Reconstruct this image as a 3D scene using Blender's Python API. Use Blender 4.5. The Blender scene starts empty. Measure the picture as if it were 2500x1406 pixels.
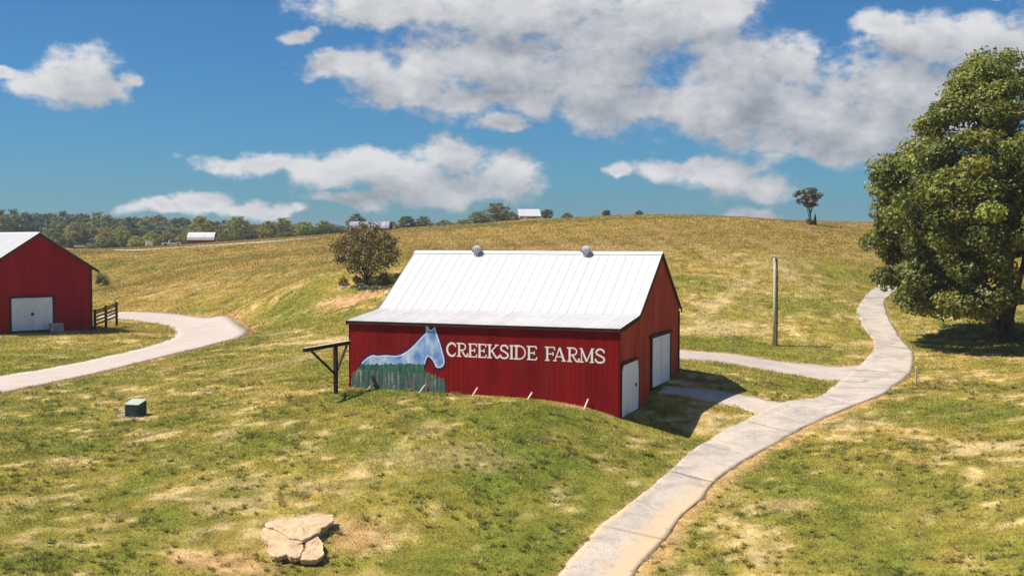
import bpy, math, random
import numpy as np
from mathutils import Vector, Matrix

# ---------------------------------------------------------------- camera, sun, sky, exposure
sc = bpy.context.scene
C = sc.collection
R = math.radians
FPX, HOR, CAMZ = 2818.0, 579.5, 8.0            # focal length / horizon row for a 2500 px wide frame
PITCH = math.atan((703 - HOR) / FPX)
cam_d = bpy.data.cameras.new('camera')
cam_d.sensor_width = 36.0
cam_d.lens = FPX / 2500 * 36.0
cam_d.clip_start, cam_d.clip_end = 0.5, 8000
cam = bpy.data.objects.new('camera', cam_d)
C.objects.link(cam)
cam.location = (0, 0, CAMZ)
cam.rotation_euler = (R(90) - PITCH, 0, 0)
sc.camera = cam

SHADOW = (0.63, 0.05)                          # metres of shadow per metre of height
TO_SUN = Vector((-SHADOW[0], -SHADOW[1], 1)).normalized()
sun_d = bpy.data.lights.new('sun', 'SUN')
sun_d.energy = 5.0
sun_d.angle = R(0.5)
sun_d.color = (1.0, 0.955, 0.88)
sun = bpy.data.objects.new('sun', sun_d)
C.objects.link(sun)
sun.rotation_euler = TO_SUN.to_track_quat('Z', 'Y').to_euler()
sun.location = (0, 0, 60)

sc.view_settings.view_transform = 'Standard'
sc.view_settings.look = 'None'
sc.view_settings.gamma = 1
sc.view_settings.use_curve_mapping = False
sc.view_settings.exposure = 0.42
SKY_STRENGTH = 0.13


def pix(px, py):
    """world direction of a photograph pixel"""
    x, y = (px - 1250) / FPX, -(py - 703) / FPX
    c, s = math.cos(PITCH), math.sin(PITCH)
    return Vector((x, c + y * s, -s + y * c))


def azel(px, py):
    d = pix(px, py)
    return math.atan2(d.x, d.y), d.z / math.hypot(d.x, d.y)


class NT:
    """tiny helper for building node trees"""
    def __init__(self, tree):
        self.t = tree
        self.n = tree.nodes
        self.l = tree.links

    def node(self, typ, **kw):
        nd = self.n.new(typ)
        for k, v in kw.items():
            setattr(nd, k, v)
        return nd

    def put(self, sock, v):
        if v is None:
            return
        if hasattr(v, 'is_output'):
            self.l.new(v, sock)
        else:
            sock.default_value = v

    def math(self, op, a, b=None, c=None, clamp=False):
        nd = self.node('ShaderNodeMath', operation=op, use_clamp=clamp)
        self.put(nd.inputs[0], a)
        self.put(nd.inputs[1], b)
        self.put(nd.inputs[2], c)
        return nd.outputs[0]

    def vmath(self, op, a, b=None, out=0):
        nd = self.node('ShaderNodeVectorMath', operation=op)
        self.put(nd.inputs[0], a)
        self.put(nd.inputs[1], b)
        return nd.outputs[out]

    def noise(self, vec, scale, detail=4, rough=0.55, dist=0.0):
        nd = self.node('ShaderNodeTexNoise')
        if vec is not None:
            self.l.new(vec, nd.inputs['Vector'])
        nd.inputs['Scale'].default_value = scale
        nd.inputs['Detail'].default_value = detail
        nd.inputs['Roughness'].default_value = rough
        nd.inputs['Distortion'].default_value = dist
        return nd.outputs[0]

    def ramp(self, v, a, b, lo=0.0, hi=1.0, smooth=False):
        nd = self.node('ShaderNodeMapRange', interpolation_type='SMOOTHSTEP' if smooth else 'LINEAR')
        self.put(nd.inputs['Value'], v)
        for k, q in (('From Min', a), ('From Max', b), ('To Min', lo), ('To Max', hi)):
            self.put(nd.inputs[k], q)
        return nd.outputs[0]

    def mix(self, f, a, b, blend='MIX'):
        nd = self.node('ShaderNodeMix', data_type='RGBA', blend_type=blend)
        self.put(nd.inputs[0], f)
        self.put(nd.inputs[6], a if hasattr(a, 'is_output') else tuple(a) + (1,) * (4 - len(a)))
        self.put(nd.inputs[7], b if hasattr(b, 'is_output') else tuple(b) + (1,) * (4 - len(b)))
        return nd.outputs[2]


def build_world():
    w = bpy.data.worlds.new('World')
    sc.world = w
    w.use_nodes = True
    # ---- cloud cover as a group: direction coordinates (azimuth, slope) -> density
    blobs = [
        (178, 185, 120, 74), (110, 215, 90, 45), (235, 215, 80, 42), (315, 200, 45, 28), (5, 185, 40, 20),
        (730, 80, 52, 26), (950, 20, 230, 62), (1250, 40, 360, 90), (1560, 60, 250, 110), (1720, 20, 160, 60),
        (1180, 140, 240, 80), (1420, 180, 330, 90), (860, 165, 130, 55), (980, 215, 140, 58),
        (1240, 235, 260, 52), (1560, 250, 320, 66), (1830, 180, 190, 105), (1760, 270, 330, 80),
        (2010, 300, 320, 84), (2080, 210, 110, 90), (2200, 240, 240, 150), (2240, 110, 150, 80), (2420, 120, 190, 78),
        (2600, 160, 260, 130), (1220, 305, 80, 26), (2150, 70, 80, 30), (2050, 360, 160, 44),
        (1100, 395, 105, 68), (1240, 430, 100, 72), (1000, 440, 190, 62), (850, 415, 170, 50), (640, 402, 150, 32),
        (880, 478, 120, 24), (1100, 470, 190, 36),
        (500, 492, 85, 28), (640, 512, 110, 22), (400, 505, 90, 18),
        (1760, 428, 110, 48), (1860, 460, 120, 42), (1665, 422, 95, 38), (1510, 412, 50, 18), (1845, 532, 85, 20),
        (2480, 0, 50, 10),
    ]
    g = bpy.data.node_groups.new('cloud_density', 'ShaderNodeTree')
    g.interface.new_socket('Vector', in_out='INPUT', socket_type='NodeSocketVector')
    g.interface.new_socket('Density', in_out='OUTPUT', socket_type='NodeSocketFloat')
    g.interface.new_socket('Body', in_out='OUTPUT', socket_type='NodeSocketFloat')
    q = NT(g)
    gi, go = q.node('NodeGroupInput'), q.node('NodeGroupOutput')
    p = gi.outputs[0]
    wn = q.node('ShaderNodeTexNoise')
    q.l.new(p, wn.inputs['Vector'])
    wn.inputs['Scale'].default_value = 22
    wn.inputs['Detail'].default_value = 5
    warp = q.vmath('MULTIPLY', q.vmath('SUBTRACT', wn.outputs['Color'], (0.5, 0.5, 0.5)), (0.045, 0.030, 0))
    pw = q.vmath('ADD', p, warp)
    acc = None
    for bx, by, rx, ry in blobs:
        a, e = azel(bx, by)
        d = q.vmath('LENGTH', q.vmath('MULTIPLY', q.vmath('SUBTRACT', pw, (a, e, 0)),
                                      (FPX / (rx * 1.12), FPX / (ry * 1.12), 0)), out=1)
        acc = d if acc is None else q.math('SMOOTH_MIN', acc, d, 0.3)
    body = q.math('SUBTRACT', 0.86, acc)
    # elsewhere in the sky the same kind of broken cumulus goes on
    sep = q.node('ShaderNodeSeparateXYZ')
    q.l.new(p, sep.inputs[0])
    away = q.math('MAXIMUM', q.ramp(q.math('ABSOLUTE', sep.outputs[0]), 0.47, 0.62),
                  q.ramp(sep.outputs[1], 0.215, 0.30))
    gen = q.ramp(q.noise(q.vmath('MULTIPLY', p, (1, 1.8, 1)), 3.4, 3), 0.46, 0.70, -0.9, 0.75)
    body = q.math('MAXIMUM', body, q.math('ADD', gen, q.ramp(away, 0, 1, -2.0, 0.0)))
    det = q.noise(q.vmath('MULTIPLY', p, (1, 1.35, 1)), 19, 8, 0.56)
    det2 = q.noise(q.vmath('MULTIPLY', p, (1, 1.5, 1)), 95, 6, 0.6)
    det = q.math('ADD', q.math('MULTIPLY', q.math('SUBTRACT', det, 0.5), 2.0),
                 q.math('MULTIPLY', q.math('SUBTRACT', det2, 0.5), 0.50))
    q.l.new(q.math('ADD', body, det), go.inputs[0])
    q.l.new(body, go.inputs[1])

    n = NT(w.node_tree)
    bg = n.n['Background']
    tc = n.node('ShaderNodeTexCoord')
    sx = n.node('ShaderNodeSeparateXYZ')
    n.l.new(tc.outputs['Generated'], sx.inputs[0])
    az = n.math('ARCTAN2', sx.outputs[0], sx.outputs[1])
    rad = n.math('SQRT', n.math('ADD', n.math('MULTIPLY', sx.outputs[0], sx.outputs[0]),
                                n.math('MULTIPLY', sx.outputs[1], sx.outputs[1])))
    slope = n.math('MINIMUM', n.math('DIVIDE', sx.outputs[2], n.math('MAXIMUM', rad, 0.02)), 4.0)
    cv = n.node('ShaderNodeCombineXYZ')
    n.l.new(az, cv.inputs[0])
    n.l.new(slope, cv.inputs[1])

    def dens(off):
        gr = n.node('ShaderNodeGroup', node_tree=g)
        n.l.new(cv.outputs[0] if off is None else n.vmath('ADD', cv.outputs[0], off), gr.inputs[0])
        return gr.outputs
    d0, body0 = dens(None)
    d1 = dens((-0.012, 0.024, 0))[0]
    alpha = n.math('MULTIPLY', n.ramp(d0, -0.14, 0.40, smooth=True), n.ramp(sx.outputs[2], -0.01, 0.02))
    lit = n.ramp(n.math('SUBTRACT', d0, d1), -0.45, 0.85)                # sunward rims
    thick = n.ramp(body0, 0.12, 0.80, 1.0, 0.0, smooth=True)
    fac = n.math('ADD', n.math('MULTIPLY', lit, 0.80), n.math('MULTIPLY', thick, 0.32), clamp=True)
    k = 1.0 / SKY_STRENGTH
    cloud = n.mix(fac, (0.20 * k, 0.225 * k, 0.265 * k), (0.56 * k, 0.56 * k, 0.57 * k))
    sky = n.node('ShaderNodeTexSky', sky_type='NISHITA')
    sky.sun_disc = False
    sky.sun_elevation = math.asin(TO_SUN.z)
    sky.sun_rotation = math.atan2(TO_SUN.x, TO_SUN.y)
    sky.altitude = 200
    sky.air_density = 1.0
    sky.dust_density = 0.6
    sky.ozone_density = 1.6
    tint = n.mix(1.0, sky.outputs[0], SKY_TINT, 'MULTIPLY')
    col = n.mix(n.math('MULTIPLY', alpha, 0.97), tint, cloud)
    n.l.new(col, bg.inputs[0])
    bg.inputs[1].default_value = SKY_STRENGTH


SKY_TINT = (0.150, 0.340, 0.520)
build_world()

# ---------------------------------------------------------------- mesh helpers


def link(o, parent=None):
    C.objects.link(o)
    if parent is not None:
        o.parent = parent
    return o


def tag(o, label=None, cat=None, group=None, kind=None):
    for k, v in (('label', label), ('category', cat), ('group', group), ('kind', kind)):
        if v:
            o[k] = v
    return o


def thing(name, label, cat, loc=(0, 0, 0), rz=0.0, group=None):
    o = bpy.data.objects.new(name, None)
    o.empty_display_size = 0.3
    link(o)
    o.location = loc
    o.rotation_euler = (0, 0, rz)
    return tag(o, label, cat, group)


class MB:
    """collects vertices and faces, links them as one mesh object"""
    def __init__(self):
        self.v, self.f, self.m = [], [], []

    def add(self, vs, fs, mi=0):
        b = len(self.v)
        self.v += [tuple(q) for q in vs]
        self.f += [tuple(i + b for i in q) for q in fs]
        self.m += [mi] * len(fs)
        return self

    def box(self, x0, x1, y0, y1, z0, z1, mi=0):
        vs = [(x0, y0, z0), (x1, y0, z0), (x1, y1, z0), (x0, y1, z0), (x0, y0, z1), (x1, y0, z1), (x1, y1, z1), (x0, y1, z1)]
        return self.add(vs, [(3, 2, 1, 0), (4, 5, 6, 7), (0, 1, 5, 4), (1, 2, 6, 5), (2, 3, 7, 6), (3, 0, 4, 7)], mi)

    def beam(self, p0, p1, w, h, up=(0, 0, 1), mi=0):
        p0, p1 = Vector(p0), Vector(p1)
        d = (p1 - p0).normalized()
        s = d.cross(Vector(up))
        s = s.normalized() if s.length > 1e-4 else Vector((1, 0, 0))
        u = s.cross(d)
        vs = [p + s * (a * w / 2) + u * (b * h / 2) for p in (p0, p1) for a, b in ((-1, -1), (1, -1), (1, 1), (-1, 1))]
        return self.add(vs, [(0, 1, 2, 3), (7, 6, 5, 4), (0, 4, 5, 1), (1, 5, 6, 2), (2, 6, 7, 3), (3, 7, 4, 0)], mi)

    def tube(self, pts, rad, n=8, caps=True, mi=0):
        pts = [Vector(p) for p in pts]
        vs, fs = [], []
        for i, p in enumerate(pts):
            d = (pts[min(i + 1, len(pts) - 1)] - pts[max(i - 1, 0)]).normalized()
            a = d.cross(Vector((0.31, 0.95, 0.05)))
            if a.length < 0.05:
                a = d.cross(Vector((1, 0, 0)))
            a.normalize()
            b = d.cross(a)
            r = rad[i] if hasattr(rad, '__len__') else rad
            vs += [p + (a * math.cos(2 * math.pi * k / n) + b * math.sin(2 * math.pi * k / n)) * r for k in range(n)]
        for i in range(len(pts) - 1):
            for k in range(n):
                k2 = (k + 1) % n
                fs.append((i * n + k, i * n + k2, (i + 1) * n + k2, (i + 1) * n + k))
        if caps:
            fs.append(tuple(range(n - 1, -1, -1)))
            fs.append(tuple(range((len(pts) - 1) * n, len(pts) * n)))
        return self.add(vs, fs, mi)

    def prism(self, poly, y0, y1, axes='xz', mi=0):
        """polygon (a, b) extruded along the third axis"""
        def P(a, b, t):
            return (a, t, b) if axes == 'xz' else ((t, a, b) if axes == 'yz' else (a, b, t))
        n = len(poly)
        vs = [P(a, b, y0) for a, b in poly] + [P(a, b, y1) for a, b in poly]
        fs = [tuple(range(n)), tuple(range(2 * n - 1, n - 1, -1))]
        fs += [(i, i + n, (i + 1) % n + n, (i + 1) % n) for i in range(n)]
        return self.add(vs, fs, mi)

    def data(self, name, mats, smooth=False):
        me = bpy.data.meshes.new(name)
        me.from_pydata(self.v, [], self.f)
        for m in (mats if isinstance(mats, (list, tuple)) else [mats]):
            me.materials.append(m)
        if len(set(self.m)) > 1:
            me.polygons.foreach_set('material_index', self.m)
        if smooth:
            me.polygons.foreach_set('use_smooth', [True] * len(self.f))
        import bmesh
        bm = bmesh.new()
        bm.from_mesh(me)
        bmesh.ops.recalc_face_normals(bm, faces=bm.faces)
        bm.to_mesh(me)
        bm.free()
        return me

    def build(self, name, mats, parent=None, smooth=False, loc=None):
        o = bpy.data.objects.new(name, self.data(name, mats, smooth))
        if loc is not None:
            o.location = loc
        return link(o, parent)


def np_mesh(name, V, F, mat, col=None, smooth=False, attr='Col'):
    """numpy arrays -> mesh (F: M x k)"""
    me = bpy.data.meshes.new(name)
    nv, (nf, k) = len(V), F.shape
    me.vertices.add(nv)
    me.vertices.foreach_set('co', np.ascontiguousarray(V, np.float32).ravel())
    me.loops.add(nf * k)
    me.loops.foreach_set('vertex_index', np.ascontiguousarray(F, np.int32).ravel())
    me.polygons.add(nf)
    me.polygons.foreach_set('loop_start', np.arange(0, nf * k, k, dtype=np.int32))
    me.polygons.foreach_set('loop_total', np.full(nf, k, np.int32))
    if smooth:
        me.polygons.foreach_set('use_smooth', np.ones(nf, bool))
    me.update()
    me.validate()
    if col is not None:
        a = me.attributes.new(attr, 'FLOAT_COLOR', 'POINT')
        c4 = np.ones((nv, 4), np.float32)
        c4[:, :3] = col
        a.data.foreach_set('color', c4.ravel())
    me.materials.append(mat)
    return me


def copy_tree(o, parent=None):
    c = o.copy()
    C.objects.link(c)
    if parent is not None:
        c.parent = parent
    for ch in list(o.children):
        copy_tree(ch, c)
    return c


# ---------------------------------------------------------------- numpy noise
def _h(ix, iy, s):
    n = (ix.astype(np.int64) * 374761393 + iy.astype(np.int64) * 668265263 + s * 1442695041) & 0xFFFFFFFF
    n = ((n ^ (n >> 13)) * 1274126177) & 0xFFFFFFFF
    n = (n ^ (n >> 16)) & 0xFFFFFF
    return n / float(0xFFFFFF)


def vnoise(x, y, s=0):
    ix, iy = np.floor(x), np.floor(y)
    fx, fy = x - ix, y - iy
    fx, fy = fx * fx * (3 - 2 * fx), fy * fy * (3 - 2 * fy)
    a, b = _h(ix, iy, s), _h(ix + 1, iy, s)
    c, d = _h(ix, iy + 1, s), _h(ix + 1, iy + 1, s)
    return (a + (b - a) * fx) * (1 - fy) + (c + (d - c) * fx) * fy


def fbm(x, y, s=0, o=4):
    t, a, n = 0, 1.0, 0
    for k in range(o):
        t = t + a * vnoise(x * 2 ** k + 17.3 * k, y * 2 ** k - 9.1 * k, s + k)
        n += a
        a *= 0.55
    return t / n


def sstep(v, a, b):
    t = np.clip((v - a) / (b - a), 0, 1)
    return t * t * (3 - 2 * t)


# ---------------------------------------------------------------- terrain height
BX, BY, BANG, BL, BW = 4.724, 50.9, R(21.609), 13.526, 11.224          # main barn: near right corner, turn, length, depth
DV = np.array([math.cos(BANG), -math.sin(BANG)])                        # barn local +x (right along the front)
GV = np.array([math.sin(BANG), math.cos(BANG)])                         # barn local +y (into the barn)


def barn_xy(x, y):
    return BX + DV[0] * x + GV[0] * y, BY + DV[1] * x + GV[1] * y


CTRL = []


def cz(px, py, z):                      # a ground point seen at a pixel whose height is known
    d = pix(px, py)
    t = (z - CAMZ) / d.z
    CTRL.append((d.x * t, d.y * t, z))


def cy(px, py, Y):                      # a ground point seen at a pixel whose distance is known
    d = pix(px, py)
    t = Y / d.y
    CTRL.append((d.x * t, Y, CAMZ + d.z * t))


for q in [(0, 1406, -1.3), (400, 1406, -1.6), (800, 1406, -1.9), (1200, 1406, -2.2), (1460, 1406, -2.3), (1800, 1406, -2.2),
          (2200, 1406, -1.9), (2500, 1406, -1.6), (0, 1250, -0.9), (400, 1250, -1.0), (800, 1250, -1.1), (1200, 1250, -1.3),
          (1580, 1250, -1.6), (1900, 1250, -1.5), (2500, 1250, -0.9), (0, 1100, -0.5), (400, 1100, -0.4), (800, 1100, -0.15),
          (1200, 1090, -0.1), (1480, 1090, -0.5), (1700, 1130, -1.1), (1780, 1060, -0.8), (2100, 1130, -0.9), (2500, 1130, -0.4),
          (0, 1000, -0.1), (322, 1015, -0.2), (600, 1000, 0.25), (800, 985, 0.55), (1690, 1073, -0.83), (1840, 975, 0.05),
          (1900, 1010, -0.35), (2060, 930, 0.0), (2170, 880, 0.3), (2190, 830, 0.9), (2130, 760, 2.3), (2150, 705, 3.2),
          (2455, 830, 1.2), (2500, 900, 0.6), (2350, 950, 0.2), (2500, 1000, 0.1), (2236, 935, 0.1), (1890, 895, 0.25),
          (1890, 842, 0.9), (1660, 860, 1.2), (2090, 915, 0.05), (0, 940, 0.0), (250, 890, 0.1), (400, 855, 0.2), (600, 808, 0.4),
          (425, 812, 0.35), (290, 770, 0.6), (520, 775, 0.55), (585, 793, 0.48), (420, 765, 0.6), (480, 785, 0.47), (222, 805, 0.6), (0, 825, 0.6), (2400, 1300, -1.4),
          (1500, 1150, -0.9), (1560, 1080, -0.65)]:
    cz(*q)
for q in [(700, 810, 85), (895, 692, 100), (700, 700, 105), (400, 700, 128), (250, 700, 150), (250, 640, 172), (600, 640, 145),
          (100, 620, 240), (200, 608, 310), (450, 600, 330), (560, 594, 330), (650, 588, 320), (810, 572, 285), (900, 566, 270), (1000, 560, 255), (1250, 545, 240), (1310, 545, 232),
          (1440, 531, 222), (1600, 526, 205), (1800, 532, 195), (1990, 548, 190), (2110, 566, 190), (2300, 590, 190),
          (1100, 600, 150), (1400, 600, 130), (1700, 600, 128), (2000, 640, 115), (1750, 700, 98), (2000, 720, 95),
          (1750, 800, 82), (2050, 800, 82), (1150, 547, 320), (1300, 534, 330), (980, 557, 310), (0, 606, 400), (300, 604, 400), (2400, 700, 110)]:
    cy(*q)
for lx, ly, z in [(0, 0, 0), (-1, -.05, .3), (-2.15, -.05, .5), (-4.1, -.05, .66), (-6.2, -.05, .68), (-9.5, 0, .70), (-13.5, 0, .745),
                  (0.1, 3, -.05), (0.1, 6, .5), (0.1, 9, .66), (0, 11.2, .8), (-13.5, 11.2, 1.3), (-7, 11.2, 1.2), (-7, 5, .7)]:
    x, y = barn_xy(lx, ly)
    CTRL.append((x, y, z))
for q in [(7.7, 50.8, -.95), (8.6, 50.2, -1.0), (6.6, 50.6, -.55), (0, 10, -3), (60, 0, -2.5), (-60, 0, -2.5), (0, -60, -4), (120, 60, 1.5), (-130, 60, -.5), (140, 200, 9), (-200, 250, 4),
          (150, 320, 9), (0, 420, 11), (100, 420, 10), (-300, 450, 4), (300, 400, 7), (-60, 420, 8.6), (0, 700, 8), (-400, 700, 5), (400, 700, 6),
          (0, 1000, 7), (-500, 1000, 6), (500, 1000, 6), (250, 100, 4), (-250, 100, 1), (100, 250, 11), (60, 300, 11.5)]:
    CTRL.append(q)
CT = np.array(CTRL)


def _tps(r2):
    return np.where(r2 > 1e-9, 0.5 * r2 * np.log(np.maximum(r2, 1e-9)), 0.0)


S_ = 50.0
P_ = CT[:, :2] / S_
n_ = len(P_)
K_ = _tps(((P_[:, None] - P_[None]) ** 2).sum(-1)) + np.eye(n_) * 2e-4
Q_ = np.hstack([np.ones((n_, 1)), P_])
A_ = np.zeros((n_ + 3, n_ + 3))
A_[:n_, :n_], A_[:n_, n_:], A_[n_:, :n_] = K_, Q_, Q_.T
W_ = np.linalg.solve(A_, np.concatenate([CT[:, 2], np.zeros(3)]))


def H0(x, y):
    x, y = np.atleast_1d(np.asarray(x, float)), np.atleast_1d(np.asarray(y, float))
    out = np.empty(len(x))
    for s in range(0, len(x), 40000):
        p = np.stack([x[s:s + 40000], y[s:s + 40000]], 1) / S_
        d2 = ((p[:, None] - P_[None]) ** 2).sum(-1)
        out[s:s + 40000] = _tps(d2) @ W_[:n_] + W_[n_] + p @ W_[n_ + 1:]
    far = sstep(np.hypot(x, y - 250), 600, 1100)
    return np.clip(out, -6, 16) * (1 - far) + 5.5 * far


def H(x, y):
    x, y = np.atleast_1d(np.asarray(x, float)), np.atleast_1d(np.asarray(y, float))
    h = H0(x, y)
    a = np.clip(0.05 + (y - 115) * 0.0016, 0.05, 0.22)
    return h + (fbm(x / 5.5, y / 5.5, 3, 3) - 0.5) * a + (fbm(x / 1.3, y / 1.3, 8, 2) - 0.5) * 0.05


def hz(x, y):
    return float(H(x, y)[0])


def hit(px, py, tmax=900.0):
    """where a pixel's ray meets the ground"""
    d = pix(px, py)
    ts = np.geomspace(18, tmax, 700)
    below = CAMZ + d.z * ts < H(d.x * ts, d.y * ts)
    i = int(np.argmax(below)) if below.any() else len(ts) - 1
    lo, hi = ts[max(i - 1, 0)], ts[i]
    for _ in range(14):
        m = (lo + hi) / 2
        if CAMZ + d.z * m < hz(d.x * m, d.y * m):
            hi = m
        else:
            lo = m
    return Vector((d.x * hi, d.y * hi, hz(d.x * hi, d.y * hi)))


def at_y(px, py, Y):
    d = pix(px, py)
    t = Y / d.y
    return Vector((d.x * t, Y, CAMZ + d.z * t))

# ---------------------------------------------------------------- materials


def mat(name):
    m = bpy.data.materials.new(name)
    m.use_nodes = True
    return m, NT(m.node_tree), m.node_tree.nodes['Principled BSDF']


def paint(name, col, rough=0.6, var=0.25, scale=3.0, obj_var=0.15, stretch=(1, 1, 1), bump=0.0, metal=0.0, spec=0.12, dirt=None):
    """painted / raw surface: mottled colour, per object variation, optional dirt"""
    m, n, b = mat(name)
    tc = n.node('ShaderNodeTexCoord').outputs['Object']
    v = n.vmath('MULTIPLY', tc, stretch)
    nz = n.noise(v, scale, 6, 0.6)
    f = n.ramp(nz, 0.3, 0.7, 1 - var, 1 + var)
    oi = n.node('ShaderNodeObjectInfo').outputs['Random']
    f = n.math('MULTIPLY', f, n.ramp(oi, 0, 1, 1 - obj_var, 1 + obj_var))
    c = n.mix(1.0, tuple(col), n.node('ShaderNodeCombineColor').outputs[0], 'MULTIPLY')
    cc = c.node.inputs[7].links[0].from_node
    for i in range(3):
        n.l.new(f, cc.inputs[i])
    if dirt:
        dcol, amt, dscale = dirt
        dn = n.ramp(n.noise(v, dscale, 7, 0.65), 0.5, 0.75, 0, amt)
        c = n.mix(dn, c, tuple(dcol))
    n.l.new(c, b.inputs['Base Color'])
    b.inputs['Roughness'].default_value = rough
    b.inputs['Metallic'].default_value = metal
    b.inputs['Specular IOR Level'].default_value = spec
    if bump:
        bp = n.node('ShaderNodeBump')
        bp.inputs['Strength'].default_value = bump
        bp.inputs['Distance'].default_value = 0.02
        n.l.new(n.noise(v, scale * 6, 5), bp.inputs['Height'])
        n.l.new(bp.outputs[0], b.inputs['Normal'])
    return m


M = {}
M['red'] = paint('red_barn_paint', (0.225, 0.0048, 0.0055), 0.85, 0.22, 1.1, 0.10, (1, 1, 0.35), 0.3, dirt=((0.20, 0.035, 0.022), 0.35, 0.8))
M['red_left'] = paint('shade_lifted_crimson', (0.36, 0.0075, 0.011), 0.85, 0.18, 0.9, 0.08, (1, 1, 0.35), 0.3, dirt=((0.22, 0.03, 0.02), 0.3, 0.7))  # crimson brightened in the colour itself to lift this barn's shaded gable
M['red_gable'] = paint('bounce_warmed_red_paint', (0.42, 0.062, 0.026), 0.85, 0.28, 1.0, 0.14, (1, 1, 0.25), 0.3, dirt=((0.30, 0.09, 0.045), 0.5, 1.1))  # orange light reflected from the ground is put into this gable's red
M['dark_wood'] = paint('dark_wood', (0.055, 0.028, 0.020), 0.8, 0.35, 4, 0.2, (1, 1, 0.3))
M['dark_core'] = paint('dark_inside', (0.03, 0.012, 0.010), 0.9)
M['roof'] = paint('white_roof_metal', (0.58, 0.57, 0.56), 0.45, 0.05, 0.9, 0.03, (1, .3, .3), spec=0.3, dirt=((0.50, 0.45, 0.42), 0.40, 0.9))
M['roof_low'] = paint('dusty_roof_metal', (0.66, 0.615, 0.60), 0.5, 0.08, 1.1, 0.05, spec=0.4, dirt=((0.54, 0.47, 0.44), 0.5, 1.6))
M['trim'] = paint('dark_trim', (0.075, 0.035, 0.028), 0.7, 0.3, 3)
M['white'] = paint('white_door_paint', (0.80, 0.82, 0.85), 0.5, 0.06, 2, 0.03, dirt=((0.5, 0.5, 0.5), 0.35, 1.5))
M['iron'] = paint('dark_iron', (0.03, 0.03, 0.035), 0.5, 0.2)
M['galv'] = paint('galvanised_metal', (0.52, 0.49, 0.50), 0.65, 0.15, 5, 0.05, metal=0.0)
M['letter'] = paint('white_lettering', (0.90, 0.82, 0.77), 0.7, 0.06, 4, 0.03)
M['stake'] = paint('pale_timber', (0.62, 0.52, 0.40), 0.8, 0.2, 4)
M['pole'] = paint('weathered_pole', (0.56, 0.46, 0.35), 0.85, 0.25, 3, 0.05, (1, 1, 0.1), 0.4)
M['pole_dark'] = paint('dark_conduit', (0.07, 0.055, 0.045), 0.7)
M['bark'] = paint('bark', (0.085, 0.062, 0.045), 0.9, 0.4, 3, 0.1, (1, 1, 0.3), 0.6)
M['green_box'] = paint('green_cabinet', (0.030, 0.060, 0.055), 0.5, 0.15, 3)
M['green_lid'] = paint('pale_green_lid', (0.40, 0.43, 0.36), 0.5, 0.1, 3)  # lid much paler than the cabinet body
M['concrete_pad'] = paint('concrete_pad', (0.55, 0.52, 0.46), 0.85, 0.15, 4)
M['glass'] = paint('dark_glass', (0.03, 0.035, 0.04), 0.12, 0.1, spec=0.6)
M['tyre'] = paint('tyre', (0.02, 0.02, 0.02), 0.9)
M['car_white'] = paint('white_car_paint', (0.82, 0.82, 0.82), 0.3, 0.03)
M['house_grey'] = paint('grey_siding', (0.42, 0.40, 0.42), 0.7, 0.1)
M['grey_roof'] = paint('grey_roof', (0.34, 0.34, 0.40), 0.5, 0.08)
M['stone'] = paint('grey_stone', (0.30, 0.28, 0.26), 0.9, 0.3, 2, 0.2, bump=0.5)


def leaf_mat():
    m, n, b = mat('leaves')
    a = n.node('ShaderNodeAttribute', attribute_name='Col')
    oc = n.node('ShaderNodeObjectInfo').outputs['Color']
    c = n.mix(1.0, a.outputs['Color'], oc, 'MULTIPLY')
    n.l.new(c, b.inputs['Base Color'])
    b.inputs['Roughness'].default_value = 0.5
    b.inputs['Specular IOR Level'].default_value = 0.35
    tr = n.node('ShaderNodeBsdfTranslucent')
    n.l.new(n.mix(1.0, c, (1.25, 1.3, 0.6), 'MULTIPLY'), tr.inputs[0])
    ms = n.node('ShaderNodeMixShader')
    ms.inputs[0].default_value = 0.28
    n.l.new(b.outputs[0], ms.inputs[1])
    n.l.new(tr.outputs[0], ms.inputs[2])
    n.l.new(ms.outputs[0], n.n['Material Output'].inputs[0])
    return m


def grass_mat():
    m, n, b = mat('grass_blades')
    a = n.node('ShaderNodeAttribute', attribute_name='Col').outputs['Color']
    d = n.node('ShaderNodeBsdfDiffuse')
    n.l.new(a, d.inputs[0])
    tr = n.node('ShaderNodeBsdfTranslucent')
    n.l.new(a, tr.inputs[0])
    ms = n.node('ShaderNodeMixShader')
    ms.inputs[0].default_value = 0.4
    n.l.new(d.outputs[0], ms.inputs[1])
    n.l.new(tr.outputs[0], ms.inputs[2])
    n.l.new(ms.outputs[0], n.n['Material Output'].inputs[0])
    return m


def ground_mat():
    m, n, b = mat('pasture')
    a = n.node('ShaderNodeAttribute', attribute_name='Col').outputs['Color']
    p = n.node('ShaderNodeNewGeometry').outputs['Position']
    f = n.math('MULTIPLY', n.ramp(n.noise(p, 2.2, 8, 0.7), 0.3, 0.7, 0.72, 1.28), n.ramp(n.noise(p, 0.55, 5, 0.6), 0.3, 0.7, 0.85, 1.15))
    cc = n.node('ShaderNodeCombineColor')
    for i in range(3):
        n.l.new(f, cc.inputs[i])
    c = n.mix(1.0, a, cc.outputs[0], 'MULTIPLY')
    n.l.new(c, b.inputs['Base Color'])
    b.inputs['Roughness'].default_value = 1.0
    b.inputs['Specular IOR Level'].default_value = 0.05
    bp = n.node('ShaderNodeBump')
    bp.inputs['Strength'].default_value = 0.6
    bp.inputs['Distance'].default_value = 0.12
    n.l.new(n.noise(p, 3.5, 6, 0.7), bp.inputs['Height'])
    n.l.new(bp.outputs[0], b.inputs['Normal'])
    return m


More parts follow.
